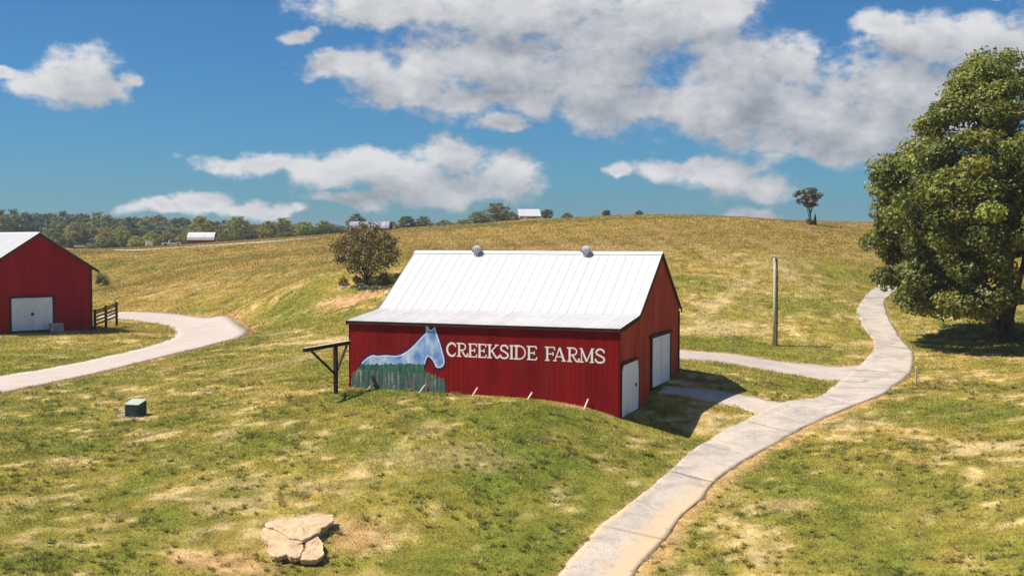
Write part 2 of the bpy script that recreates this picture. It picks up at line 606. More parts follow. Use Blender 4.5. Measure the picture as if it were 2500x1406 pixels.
def road_mat(name, col, col2, sand):
    """concrete / gravel: blotches, stains, and sand (attribute 'Col'.r) washed over one side"""
    m, n, b = mat(name)
    a = n.node('ShaderNodeAttribute', attribute_name='Col')
    sp = n.node('ShaderNodeSeparateColor')
    n.l.new(a.outputs['Color'], sp.inputs[0])
    p = n.node('ShaderNodeNewGeometry').outputs['Position']
    c = n.mix(n.ramp(n.noise(p, 0.9, 8, 0.65), 0.35, 0.7), col, col2)
    st = n.ramp(n.noise(p, 0.55, 9, 0.72, 0.6), 0.46, 0.64, 0, 0.80)
    c = n.mix(n.math('MULTIPLY', st, sp.outputs[1]), c, (0.27, 0.245, 0.225))
    crack = n.noise(p, 1.6, 3, 0.5, 1.5)
    crack = n.ramp(n.math('ABSOLUTE', n.math('SUBTRACT', crack, 0.5)), 0.0, 0.010, 0.7, 0)
    c = n.mix(n.math('MULTIPLY', crack, sp.outputs[1]), c, (0.16, 0.13, 0.10))
    sf = n.math('ADD', sp.outputs[0], n.ramp(n.noise(p, 2.2, 10, 0.75), 0.25, 0.75, -0.6, 0.6))
    c = n.mix(n.ramp(sf, 0.22, 0.78), c, sand)
    fine = n.ramp(n.noise(p, 14, 4, 0.7), 0.3, 0.7, 0.88, 1.12)
    cc = n.node('ShaderNodeCombineColor')
    for i in range(3):
        n.l.new(fine, cc.inputs[i])
    n.l.new(n.mix(1.0, c, cc.outputs[0], 'MULTIPLY'), b.inputs['Base Color'])
    b.inputs['Roughness'].default_value = 0.9
    b.inputs['Specular IOR Level'].default_value = 0.15
    bp = n.node('ShaderNodeBump')
    bp.inputs['Strength'].default_value = 0.35
    bp.inputs['Distance'].default_value = 0.03
    n.l.new(n.noise(p, 9, 6, 0.7), bp.inputs['Height'])
    n.l.new(bp.outputs[0], b.inputs['Normal'])
    return m


M['leaf'] = leaf_mat()
M['grass'] = grass_mat()
M['ground'] = ground_mat()
M['concrete'] = road_mat('pale_concrete', (0.56, 0.465, 0.375), (0.46, 0.385, 0.315), (0.58, 0.42, 0.26))
M['gravel'] = road_mat('pale_gravel', (0.53, 0.445, 0.375), (0.46, 0.385, 0.325), (0.48, 0.36, 0.23))

# ---------------------------------------------------------------- roads (edges read off the photograph, laid on the ground)
DR_L = [(1290, 1500), (1362, 1406), (1420, 1334), (1468, 1281), (1530, 1233), (1588, 1190), (1636, 1147), (1684, 1104), (1742, 1066), (1804, 1033),
        (1850, 1010), (1900, 985), (1950, 976), (1985, 972), (2012, 961), (2036, 942), (2062, 922), (2097, 892), (2131, 857), (2133, 839), (2125, 820),
        (2113, 807), (2105, 793), (2099, 779), (2092, 757), (2105, 734), (2123, 712), (2142, 699), (2158, 690)]
DR_R = [(1510, 1490), (1547, 1406), (1578, 1363), (1626, 1315), (1665, 1262), (1708, 1224), (1746, 1176), (1790, 1142), (1847, 1108), (1924, 1065),
        (1970, 1040), (2020, 1017), (2080, 992), (2140, 969), (2167, 957), (2185, 941), (2211, 923), (2227, 905), (2231, 879), (2229, 859), (2211, 839),
        (2195, 818), (2179, 791), (2167, 768), (2161, 744), (2163, 732), (2179, 716), (2196, 703), (2214, 694)]
DR_J = [0, 3.0, 6.0, 9.4, 13.5, 16.8, 19.4, 25.3, 28]
TR_L = [(1640, 852), (1700, 857), (1790, 864), (1880, 877), (1960, 886), (2040, 893), (2105, 890), (2150, 880)]
TR_R = [(1640, 876), (1700, 879), (1790, 889), (1880, 905), (1960, 919), (2030, 929), (2095, 930), (2150, 915)]
PA_L = [(1628, 942), (1690, 948), (1740, 952), (1790, 960), (1840, 969), (1905, 981), (1990, 985)]
PA_R = [(1604, 958), (1660, 964), (1700, 973), (1760, 985), (1800, 993), (1856, 1012), (1940, 1025)]
LN_L = [(-260, 965), (-120, 940), (0, 918), (150, 893), (300, 862), (400, 835), (425, 818), (424, 805), (395, 792), (345, 784), (285, 779), (220, 777)]
LN_R = [(-260, 1010), (-120, 982), (0, 960), (100, 941), (250, 908), (400, 871), (540, 836), (592, 822), (607, 808), (585, 793), (520, 775), (420, 765), (300, 761), (230, 761)][:13]
LN_R = [LN_R[i] for i in (0, 1, 2, 4, 5, 6, 7, 8, 9, 10, 11, 12)]


def densify(pts, k):
    """Catmull-Rom through world xy points"""
    P = np.array(pts)
    P = np.vstack([2 * P[0] - P[1], P, 2 * P[-1] - P[-2]])
    out = []
    for i in range(1, len(P) - 2):
        for j in range(k):
            t = j / k
            a, b, c, d = P[i - 1], P[i], P[i + 1], P[i + 2]
            out.append(0.5 * (2 * b + (c - a) * t + (2 * a - 5 * b + 4 * c - d) * t * t + (3 * b - a - 3 * c + d) * t ** 3))
    out.append(P[-2])
    return np.array(out)


def edges(Lp, Rp, k):
    f = lambda pts: [tuple(hit(*p)[:2]) for p in pts]
    return densify(f(Lp), k), densify(f(Rp), k)


def strip(l, r, lift, name, m, parent=None, kind=None, sand=None, stain=1.0, wob=0.0, nx=8, skirt=0.12):
    """a slab of road between two edge lines that follows the ground, with thickness"""
    n = len(l)
    u = np.linspace(0, 1, nx)
    X = l[:, None, 0] * (1 - u) + r[:, None, 0] * u
    Y = l[:, None, 1] * (1 - u) + r[:, None, 1] * u
    if wob:
        w = (fbm(X / 0.9, Y / 0.9, 5, 3) - 0.5) * wob
        side = (np.abs(u - 0.5) * 2) ** 3 * np.sign(u - 0.5)
        D = (r - l) / np.linalg.norm(r - l, axis=1, keepdims=True)
        X, Y = X + w * side * D[:, None, 0], Y + w * side * D[:, None, 1]
    Z = H(X.ravel(), Y.ravel()).reshape(X.shape) + lift
    V = np.stack([X, Y, Z], -1).reshape(-1, 3)
    idx = np.arange(n * nx).reshape(n, nx)
    F = np.stack([idx[:-1, :-1], idx[:-1, 1:], idx[1:, 1:], idx[1:, :-1]], -1).reshape(-1, 4)
    ring = np.concatenate([idx[0, :], idx[1:, -1], idx[-1, -2::-1], idx[-2:0:-1, 0]])
    low = V[ring] - np.array([0, 0, skirt])
    b = len(V) + np.arange(len(ring))
    F2 = np.stack([ring, b, np.roll(b, -1), np.roll(ring, -1)], -1)
    V = np.vstack([V, low])
    s = np.zeros((n, nx)) if sand is None else sand(u[None, :] + np.zeros((n, 1)), X, Y)
    col = np.zeros((len(V), 3))
    col[:n * nx, 0] = s.ravel()
    col[:, 1] = stain
    col[n * nx:, 0] = col[ring, 0]
    o = bpy.data.objects.new(name, np_mesh(name, V, np.vstack([F, F2]), m, col))
    link(o, parent)
    if kind:
        o['kind'] = kind
    return o


DL, DRr = edges(DR_L, DR_R, 8)
TL, TRr = edges(TR_L, TR_R, 6)
PL, PRr = edges(PA_L, PA_R, 6)
LL, LR = edges(LN_L, LN_R, 6)


def inside(poly, x, y):
    c = np.zeros(len(x), bool)
    x1, y1 = poly[:, 0], poly[:, 1]
    x2, y2 = np.roll(x1, -1), np.roll(y1, -1)
    bb = (x > x1.min()) & (x < x1.max()) & (y > y1.min()) & (y < y1.max())
    ii = np.nonzero(bb)[0]
    xs, ys = x[ii], y[ii]
    cc = np.zeros(len(ii), bool)
    for a, b, d, e in zip(x1, y1, x2, y2):
        if b == e:
            continue
        k = (b > ys) != (e > ys)
        cc ^= k & (xs < (d - a) * (ys - b) / (e - b) + a)
    c[ii] = cc
    return c


ROADS = [np.vstack([l, r[::-1]]) for l, r in ((DL, DRr), (TL, TRr), (PL, PRr), (LL, LR))]


# the grass creeps a little over the road edges
THIN = [np.vstack([l + (r - l) * .035, (r + (l - r) * .035)[::-1]]) for l, r in ((DL, DRr), (TL, TRr), (PL, PRr), (LL, LR))]

def near(line, x, y):
    d = np.full(len(x), 1e9)
    for a, b in zip(line[:-1], line[1:]):
        ab = b - a
        t = np.clip(((x - a[0]) * ab[0] + (y - a[1]) * ab[1]) / max(ab @ ab, 1e-9), 0, 1)
        d = np.minimum(d, (x - a[0] - t * ab[0]) ** 2 + (y - a[1] - t * ab[1]) ** 2)
    return np.sqrt(d)


# the left barn: right corner of the gable seen at (222, 803)
QX, QY = -33.56, 92.0
QW, QL = 8.44, 22.0
QG = np.array([0.75, 0.66]) / math.hypot(0.75, 0.66)         # along the gable, to the right
QN = np.array([-QG[1], QG[0]])                                # into the barn
QANG = math.atan2(QG[1], QG[0])
B_FOOT = np.array([barn_xy(*p) for p in ((-BL, 0), (0, 0), (0, BW), (-BL, BW))])
Q_FOOT = np.array([(QX, QY), tuple(np.array((QX, QY)) + QN * QL), tuple(np.array((QX, QY)) + QN * QL - QG * QW), tuple(np.array((QX, QY)) - QG * QW)])

# ---------------------------------------------------------------- pasture colours
GREEN, OLIVE, GOLD, TAN, SOIL = [np.array(c) for c in ((0.165, 0.190, 0.028), (0.32, 0.265, 0.052), (0.45, 0.32, 0.085), (0.57, 0.425, 0.215), (0.56, 0.325, 0.165))]
PATCH = []                                                    # bare or bright places: x, y, rx, ry, colour, strength
for px, py, rx, ry, c, s in [
        (850, 732, 2.8, 2.2, SOIL, .8), (1370, 604, 7, 5, SOIL, .75), (1720, 806, 5.5, 2.0, TAN, .7), (1760, 790, 3, 1.5, TAN, .5), (560, 1375, 1.3, .9, SOIL, .65),
        (480, 1370, .9, .7, SOIL, .6), (880, 1300, 1.0, 1.3, SOIL, .6), (560, 1235, 1.3, .7, TAN, .6), (2440, 1090, 1.7, 1.2, TAN, .8), (2230, 1125, .8, .6, SOIL, .5),
        (1430, 995, 1.3, .5, SOIL, .7), (700, 812, 2.0, .8, TAN, .9), (790, 833, 2.2, 1.4, TAN, .95), (565, 1060, .5, .7, TAN, .7), (540, 1010, .8, .5, TAN, .4),
        (1280, 1100, 2, 1.5, GREEN, .5), (900, 1080, 2.5, 2.0, GREEN, .5), (1100, 1110, 2.5, 1.5, TAN, .35), (560, 1090, 2.5, 2.5, GREEN, .45), (60, 1260, 1.2, 1.5, GREEN, .5),
        (360, 1310, .45, 4.0, GREEN, .6), (330, 1190, .5, 3.0, GREEN, .5), (1000, 1250, 3, 2, OLIVE, .5), (1650, 1010, .8, .5, GREEN, .5), (2350, 1010, 3, 2, GREEN, .5),
        (2000, 1180, 2.5, 1.5, GREEN, .6), (2050, 1310, 1.5, 1.2, GREEN, .5), (1920, 1230, 1.2, .7, TAN, .5), (2250, 1300, 2.5, 1.2, OLIVE, .4), (1780, 870, 9, 1.0, GREEN, .6),
        (2000, 850, 4, 2, GREEN, .4), (1920, 745, 5, 5, GREEN, .45), (2060, 660, 9, 10, GREEN, .35), (1720, 690, 5, 3, GREEN, .4), (500, 640, 14, 3.0, GREEN, .65),
        (330, 640, 10, 2.5, GREEN, .5), (700, 655, 9, 3, GREEN, .5), (300, 600, 30, 14, GREEN, .45), (600, 585, 40, 8, GREEN, .55), (1300, 545, 25, 6, GREEN, .5),
        (400, 745, 9, 2.5, GOLD, .5), (1160, 575, 12, 10, GOLD, .6), (1600, 560, 22, 12, GOLD, .45), (900, 700, 4, 1.5, GREEN, .6), (640, 700, 9, 4, OLIVE, .5),
        (1950, 700, 4, 7, OLIVE, .4), (120, 1150, 3, 2, OLIVE, .4), (700, 1180, 2.5, 1, TAN, .3), (160, 1120, 1.2, .5, TAN, .5), (100, 1030, 3, 1.2, GREEN, .5),
        (320, 1022, 1.3, .5, TAN, .6), (1560, 1010, .9, .6, TAN, .5), (2330, 745, 6, 1.5, GREEN, .4), (640, 570, 30, 5, SOIL, .35), (490, 597, 14, 3, SOIL, .6),
        (900, 590, 12, 5, SOIL, .35), (1400, 640, 9, 6, GOLD, .4), (1500, 980, 1, .4, TAN, .5), (2300, 1220, 2, 1, GREEN, .5), (1850, 1330, 1.4, 1, TAN, .35)]:
    g = hit(px, py)
    PATCH.append((g.x, g.y, rx, ry, c, s))

TRACKS = [np.array([tuple(hit(*p)[:2]) for p in ln]) for ln in (
    [(1690, 790), (1740, 752), (1800, 705), (1860, 665), (1900, 640)], [(1900, 625), (1925, 660), (1935, 700)], [(1850, 640), (1910, 655), (1960, 690), (1990, 725)],
    [(560, 712), (640, 698), (720, 684), (800, 672)], [(1120, 560), (1180, 590), (1220, 612)], [(1200, 556), (1270, 590), (1310, 612)], [(1290, 552), (1370, 590), (1400, 606)],
    [(1400, 556), (1470, 590), (1500, 606)], [(1500, 556), (1580, 585), (1640, 615)], [(1600, 560), (1700, 600), (1760, 640)], [(1780, 570), (1880, 600), (1950, 640)], [(1040, 566), (1090, 592), (1110, 612)],
    [(620, 905), (700, 885), (770, 865)], [(830, 600), (700, 606), (560, 618), (430, 632)])]


def pasture(x, y):
    """base colour of the grass at a place"""
    n1 = fbm(x / 6.5, y / 9.0, 11, 4)
    n2 = fbm(x / 1.9, y / 2.3, 23, 4)
    n3 = fbm(x / 0.55, y / 0.6, 37, 3)
    n4 = fbm(x / 26, y / 34, 51, 3)
    n5 = fbm(x / 0.22, y / 0.24, 97, 2)
    # mown hay lies in curved swaths over the hill
    rr = np.hypot(x - 70, y - 40)
    sw = fbm(rr / 1.5, np.arctan2(y - 40, x - 70) * 9, 61, 3)
    hill = sstep(y, 78, 130) * sstep(x, -60, 10)
    far = sstep(y, 75, 140)
    dry = 0.44 + 0.55 * (n4 - 0.5) + 1.0 * (n1 - 0.5) + 0.9 * (n2 - 0.5) + 0.22 * far + 0.30 * hill + hill * 1.1 * (sw - 0.5)
    dry = np.clip(dry, 0, 1)[:, None]
    c = np.where(dry < 0.45, GREEN + (OLIVE - GREEN) * (dry / 0.45), OLIVE + (GOLD - OLIVE) * np.clip((dry - 0.45) / 0.3, 0, 1))
    tan = (sstep(0.62 * n2 + 0.75 * n3 + 0.4 * (n1 - .5) + 0.25 * (n5 - .5), 0.76, 0.92) * (0.75 - 0.2 * far))[:, None]
    c = c + (TAN - c) * tan
    tan2 = (sstep(sw, 0.60, 0.75) * hill * 0.40)[:, None]
    c = c + (TAN * 0.9 - c) * tan2
    dark = (sstep(fbm(x / 0.8, y / 0.7, 83, 3), 0.54, 0.66) * 0.55)[:, None]
    c = c + (GREEN * 0.62 - c) * dark
    for ln in TRACKS:                                           # pale lines left by the mower and hay wagon
        k = np.nonzero((x > ln[:, 0].min() - 2) & (x < ln[:, 0].max() + 2) & (y > ln[:, 1].min() - 2) & (y < ln[:, 1].max() + 2))[0]
        if len(k):
            w = (0.42 * sstep(0.55 + 0.004 * y[k] - near(ln, x[k], y[k]), -0.2, 0.4) * (0.4 + n2[k]))[:, None]
            c[k] = c[k] + (TAN * 1.05 - c[k]) * w
    edge = fbm(x / 0.9, y / 0.9, 71, 3) - 0.5
    for gx, gy, rx, ry, pc, s in PATCH:
        d = np.hypot((x - gx) / rx, (y - gy) / ry)
        k = d < 2.2
        if k.any():
            w = (s * sstep(1.25 - d[k] + edge[k] * 1.3, 0.0, 0.7))[:, None]
            c[k] = c[k] + (pc - c[k]) * w
    # dry verge along the right side of the driveway, dusty edges of the gravel lane
    for line, rad, pc, s in ((DRr[:104], 0.75, np.array((0.56, 0.36, 0.15)), 0.85), (LR, 0.8, SOIL * 0.9, 0.6), (DL[:80], 0.3, GOLD, 0.5), (TL, 0.5, SOIL, 0.6), (TRr, 0.4, TAN, 0.6)):
        k = np.nonzero((x > line[:, 0].min() - 2) & (x < line[:, 0].max() + 2) & (y > line[:, 1].min() - 2) & (y < line[:, 1].max() + 2))[0]
        if len(k):
            d = near(line, x[k], y[k])
            w = (s * sstep(rad - d + edge[k] * 1.2, -0.2, 0.5))[:, None]
            c[k] = c[k] + (pc - c[k]) * w
    c = c * (1 - np.array((0.25, 0.30, 0.40)) * sstep(y, 80, 150)[:, None])       # leaner, browner hay stubble on the hill
    return c * (0.76 + 0.44 * n3 + 0.36 * n5)[:, None]


def build_ground():
    def axis(core, lo, hi, step0, grow):
        a = list(np.arange(core[0], core[1], step0))
        s, v = step0, a[-1]
        while v < hi:
            s = min(s * grow, 90)
            v += s
            a.append(v)
        s, v = step0, a[0]
        while v > lo:
            s = min(s * grow, 90)
            v -= s
            a.insert(0, v)
        return np.array(a)
    xs = axis((-30, 34), -850, 850, 0.38, 1.045)
    ys = axis((24, 74), -150, 1350, 0.38, 1.018)
    X, Y = np.meshgrid(xs, ys)
    x, y = X.ravel(), Y.ravel()
    z = H(x, y)
    col = pasture(x, y) * np.array((0.80, 0.78, 0.75))
    for p in ROADS:
        k = inside(p, x, y)
        col[k] = SOIL * 0.9
        z[k] -= 0.035
    nx, ny = len(xs), len(ys)
    idx = np.arange(nx * ny).reshape(ny, nx)
    F = np.stack([idx[:-1, :-1], idx[:-1, 1:], idx[1:, 1:], idx[1:, :-1]], -1).reshape(-1, 4)
    o = bpy.data.objects.new('ground', np_mesh('ground', np.stack([x, y, z], 1), F, M['ground'], col, True))
    link(o)
    o['kind'] = 'structure'


build_ground()

# ---- driveway of cast slabs, gravel lane, side track, barn path
def sand_drive(u, X, Y):
    low = sstep(Y, 49, 38)
    v = (0.10 + 0.70 * low) * sstep(u, 0.30, 0.9) + 0.5 * sstep(u, 0.25, 0.0) * low + 0.26 * low * 0.5
    return v + 0.35 * sstep(u, 0.93, 1.0) + 0.2 * sstep(u, 0.06, 0)


bed = strip(DL, DRr, 0.012, 'driveway', M['gravel'], None, 'structure', sand=lambda u, X, Y: np.ones_like(u), wob=0.3, skirt=0.1)
bed['label'] = 'pale concrete driveway winding from the bottom edge past the barn towards the big tree'
for i, (a, b) in enumerate(zip(DR_J[:-1], DR_J[1:])):
    ia, ib = int(round(a * 8)), int(round(b * 8))
    l, r = DL[ia:ib + 1].copy(), DRr[ia:ib + 1].copy()
    gap = 0.05 + 0.03 * ((i * 7) % 3)
    for arr in (l, r):
        arr[-1] += (arr[-2] - arr[-1]) / np.linalg.norm(arr[-2] - arr[-1]) * gap
    cx = 0.03
    l, r = l + (r - l) * 0.01, r + (l - r) * 0.015
    strip(l, r, 0.020 + 0.003 * ((i * 5) % 3), 'slab', M['concrete'], bed, sand=sand_drive, wob=0.12, nx=14)
strip(TL, TRr, 0.006, 'side_track', M['gravel'], None, 'structure', sand=lambda u, X, Y: 0.18 + 0.5 * sstep(np.abs(u - .5), .3, .5), stain=.5, wob=0.7)
strip(PL, PRr, 0.010, 'barn_path', M['concrete'], None, 'structure', sand=lambda u, X, Y: 0.1 + 0.3 * sstep(np.abs(u - .5), .4, .5), stain=.7, wob=0.4)
strip(LL, LR, 0.02, 'gravel_lane', M['gravel'], None, 'structure', sand=lambda u, X, Y: 0.05 + 0.62 * sstep(u, .86, 1.0) + .3 * sstep(u, .06, 0), stain=.15, wob=0.6)
fl = [tuple(hit(px, py, 900)[:2]) for px, py in ((150, 617), (240, 613), (330, 611), (440, 605), (560, 597), (680, 589), (790, 580))]
fl = densify(fl, 6)
strip(fl - np.array((0, 0.8)), fl + np.array((0, 0.9)), 0.10, 'far_road', M['gravel'], None, 'structure', sand=lambda u, X, Y: 0.3 + 0 * u, stain=.1, nx=3, skirt=0.4)

# ---------------------------------------------------------------- main barn
barn = thing('barn', 'red barn with a long white metal roof, blue horse mural and white lettering', 'barn', (BX, BY, 0), -BANG)
PROF = [(-0.16, 3.981), (2.75, 4.320), (3.138, 4.385), (3.50, 4.60), (7.377, 7.244), (BW + 0.331, 4.188)]


def gz(lx, ly):
    return hz(*barn_xy(lx, ly))


def prof_z(y):
    for (a, za), (b, zb) in zip(PROF[:-1], PROF[1:]):
        if a <= y <= b:
            return za + (zb - za) * (y - a) / (b - a)
    return PROF[-1][1]


def wall_plane(px, py, off=0.03):
    """pixel -> (x, z) on the barn's front wall"""
    d = pix(px, py)
    o2 = np.array((0 - BX, 0 - BY))
    ly0, dy = o2 @ GV, d.x * GV[0] + d.y * GV[1]
    t = (-off - ly0) / dy
    return (d.x * t - BX) * DV[0] + (d.y * t - BY) * DV[1], CAMZ + d.z * t


def gable_plane(px, py, off=0.03):
    """pixel -> (y, z) on the barn's right gable"""
    d = pix(px, py)
    o2 = np.array((0 - BX, 0 - BY))
    lx0, dx = o2 @ DV, d.x * DV[0] + d.y * DV[1]
    t = (off - lx0) / dx
    return (d.x * t - BX) * GV[0] + (d.y * t - BY) * GV[1], CAMZ + d.z * t


# dark core behind the boards
core = MB()
inner = [(0.06, -1.0), (0.06, prof_z(0.06) - 0.08)] + [(y, z - 0.08) for y, z in PROF[1:5]] + [(BW - 0.06, prof_z(BW - 0.06) - 0.08), (BW - 0.06, -1.0)]
core.prism(inner, -0.05, -BL + 0.05, 'yz')
core.build('wall_frame', M['dark_core'], barn)

# front boards, one mesh each
NB = 54
bw = BL / NB
rb = random.Random(5)
for i in range(NB):
    x0, x1 = -BL + i * bw, -BL + (i + 1) * bw
    zb = min(gz(x0, -.05), gz(x1, -.05)) - 0.25
    p = rb.uniform(0.022, 0.030)
    MB().box(x0 + 0.004, x1 - 0.004, -p, 0.055, zb, 3.955 + rb.uniform(-.02, .0)).build('wall_board', M['red'], barn)
    MB().box(x0 + 0.004, x1 - 0.004, BW - 0.055, BW + p, 0.2, prof_z(BW) - 0.03).build('wall_board', M['red'], barn)

# right gable: door openings read off the photograph
dL, dz1 = gable_plane(1588, 948)[0], gable_plane(1588, 948)[1]
dR, dz2 = gable_plane(1632, 930)[0], gable_plane(1588, 826)[1]
sL, sz1 = 0.22, gable_plane(1513, 1019)[1]
sR, sz2 = gable_plane(1555.5, 1003)[0], gable_plane(1551, 879)[1]
HEADER = gable_plane(1600, 815)[1]


def gable_boards(x_out, sgn, openings, m):
    cuts = sorted({0.0, BW} | {c for o in openings for c in o[:2]})
    for a, b in zip(cuts[:-1], cuts[1:]):
        n = max(1, round((b - a) / 0.25))
        for k in range(n):
            y0, y1 = a + (b - a) * k / n, a + (b - a) * (k + 1) / n
            top = lambda y: prof_z(min(max(y, 0.0), BW)) - 0.045
            g = gz(0.0 if sgn > 0 else -BL, (y0 + y1) / 2) - 0.3
            segs = [(g, None)]
            for oa, ob, oz0, oz1 in openings:
                if oa - 1e-6 <= y0 and y1 <= ob + 1e-6:
                    segs = [(oz1, None)]
            if sgn > 0:                      # the gable is boarded in two courses that lap at the header line
                hz_ = HEADER
                segs = ([(segs[0][0], hz_ - 0.004)] if segs[0][0] < hz_ - 0.1 else []) + [(max(hz_, segs[0][0]), None)]
            for s0, s1 in segs:
                p = rb.uniform(0.020, 0.028) + (0.012 if s1 is None and sgn > 0 else 0)
                ya, yb = y0 + 0.004, y1 - 0.004
                poly = [(ya, s0), (yb, s0), (yb, top(yb) if s1 is None else s1)]
                ym = [y for y, z in PROF if ya < y < yb]
                if s1 is None:
                    poly += [(y, top(y)) for y in sorted(ym, reverse=True)]
                poly += [(ya, top(ya) if s1 is None else s1)]
                MB().prism(poly, x_out - sgn * 0.045, x_out + sgn * p, 'yz').build('wall_board', m, barn)


gable_boards(0.0, 1, [(sL, sR, sz1, sz2), (dL, dR, dz1, dz2)], M['red_gable'])
gable_boards(-BL, -1, [], M['red'])

# corner boards
for y in (-0.03,):
    MB().box(0.028, 0.060, -0.045, 0.10, gz(0, 0) - .3, 3.93).build('corner_board', M['red'], barn)
    MB().box(-BL - 0.06, -BL - 0.028, -0.045, 0.12, gz(-BL, 0) - .3, 3.93).build('corner_board', M['dark_wood'], barn)
MB().box(0.030, 0.075, BW - 0.10, BW + 0.05, gz(0, BW) - .3, 4.1).build('corner_board', M['dark_wood'], barn)

# small door with clipped corners, big sliding door
small = MB().prism([(sL, sz1 - .02), (sR - .05, sz1 + 0.02), (sR, sz1 + .5), (sR, sz2 - 0.42), (sR - .16, sz2 + 0.0), (sL + 0.28, sz2 - 0.03), (sL + .02, sz2 - .40)], 0.044, 0.095, 'yz').build('door', M['white'], barn)
small['label'] = 'tall narrow white door with clipped corners beside the front corner'
for y in np.linspace(sL + 0.55, sR - 0.5, 4):
    MB().box(0.095, 0.101, y - 0.006, y + 0.006, sz1 + 0.08, sz2 - 0.5).build('door_batten', M['galv'], small)
MB().box(0.095, 0.15, sR - 0.55, sR - 0.50, sz1 + 1.1, sz1 + 1.28).build('door_handle', M['iron'], small)
jb = MB()
jb.box(0.030, 0.105, sL - 0.10, sL - 0.01, sz1 - .2, sz2 - .3).box(0.030, 0.105, sR + 0.01, sR + 0.10, sz1 - .2, sz2 - .3)
jb.box(0.030, 0.120, sL + 0.1, sR - .1, sz2 + 0.01, sz2 + 0.12)
jb.build('door_frame', M['dark_wood'], small)
big = MB().box(0.050, 0.10, dL + .04, dR - .02, dz1 + .02, dz2 - .02).build('door', M['white'], barn)
big['label'] = 'large white sliding door towards the back of the gable'
MB().box(0.10, 0.112, (dL + dR) / 2 - 0.01, (dL + dR) / 2 + 0.01, dz1 + .05, dz2 - .05).build('door_batten', M['galv'], big)
MB().box(0.10, 0.116, dL + .1, dR - .08, dz1 + 1.2, dz1 + 1.26).build('door_batten', M['white'], big)
jb = MB()
jb.box(0.030, 0.13, dL - 0.10, dL + 0.03, dz1 - .1, dz2).box(0.030, 0.13, dR - 0.01, dR + 0.10, dz1 - .1, dz2).box(0.030, 0.15, dL - .3, dR + 0.3, dz2 + .0, dz2 + 0.14)
jb.build('door_frame', M['dark_wood'], big)


# roof of ribbed sheets
def sheet(x0, x1, prof, ribs, rib_h, th=0.012):
    """ribbed sheet between x0 and x1 that follows a profile of (y, z)"""
    xs = [(x0, 0)]
    for r in ribs:
        c = x0 + (x1 - x0) * r
        xs += [(c - 0.030, 0), (c - 0.012, rib_h), (c + 0.012, rib_h), (c + 0.030, 0)]
    xs.append((x1, 0))
    P = [Vector((0, y, z)) for y, z in prof]
    N = []
    for i in range(len(P)):
        t = (P[min(i + 1, len(P) - 1)] - P[max(i - 1, 0)]).normalized()
        nn = Vector((0, -t.z, t.y))
        N.append(nn if nn.z > 0 else -nn)
    b, k = MB(), len(xs)
    vs = [(x, p.y + n.y * h, p.z + n.z * h) for p, n in zip(P, N) for x, h in xs]
    m = len(vs)
    vs += [(x, p.y - n.y * th, p.z - n.z * th) for p, n in zip(P, N) for x in (x0, x1)]
    fs = [(i * k + j, i * k + j + 1, (i + 1) * k + j + 1, (i + 1) * k + j) for i in range(len(P) - 1) for j in range(k - 1)]
    fs += [(m + 2 * i, m + 2 * i + 2, m + 2 * i + 3, m + 2 * i + 1) for i in range(len(P) - 1)]
    fs += [(i * k, (i + 1) * k, m + 2 * i + 2, m + 2 * i) for i in range(len(P) - 1)]
    fs += [(i * k + k - 1, m + 2 * i + 1, m + 2 * i + 3, (i + 1) * k + k - 1) for i in range(len(P) - 1)]
    e = len(P) - 1
    fs += [tuple(list(range(k)) + [m + 1, m]), tuple([m + 2 * e, m + 2 * e + 1] + [e * k + j for j in range(k - 1, -1, -1)])]
    return b.add(vs, fs)


NSH = 15
xa, xb = -BL - 0.12, 0.10
sw = (xb - xa) / NSH
me_up = sheet(0.004, sw - 0.004, PROF[2:5], [0.04, 0.5], 0.017).data('roof_sheet', M['roof'])
me_lo = sheet(0.006, sw - 0.006, PROF[0:3], [0.06, 0.25, 0.44, 0.63, 0.82], 0.022).data('roof_sheet', M['roof_low'])
me_bk = sheet(0.006, sw - 0.006, PROF[4:6], [0.04, 0.5], 0.030).data('roof_sheet', M['roof'])
for i in range(NSH):
    for me in (me_up, me_lo, me_bk):
        o = link(bpy.data.objects.new('roof_sheet', me), barn)
        o.location = (xa + i * sw, 0, rb.uniform(-0.004, 0.004) + (0.006 if me is me_up else 0))
rg = MB()
rg.prism([(PROF[4][0] - .22, PROF[4][1] - .105), (PROF[4][0], PROF[4][1] + .05), (PROF[4][0] + .22, PROF[4][1] - .11), (PROF[4][0] + .21, PROF[4][1] - .125), (PROF[4][0], PROF[4][1] + .035), (PROF[4][0] - .21, PROF[4][1] - .12)], xa - .02, xb + .02, 'yz')
rg.build('ridge_cap', M['roof'], barn)
MB().box(xa + .02, xb - .02, -0.135, -0.095, 3.83, 3.968).build('fascia_board', M['trim'], barn)
for x in (xb - 0.002, xa - 0.035):
    for (ya, za), (yb, zb) in ((PROF[0], PROF[2]), (PROF[2], PROF[4]), (PROF[4], PROF[5])):
        MB().prism([(ya, za - .20), (yb, zb - .20), (yb, zb - .015), (ya, za - .015)], x, x + 0.037, 'yz').build('rake_board', M['dark_wood'], barn)


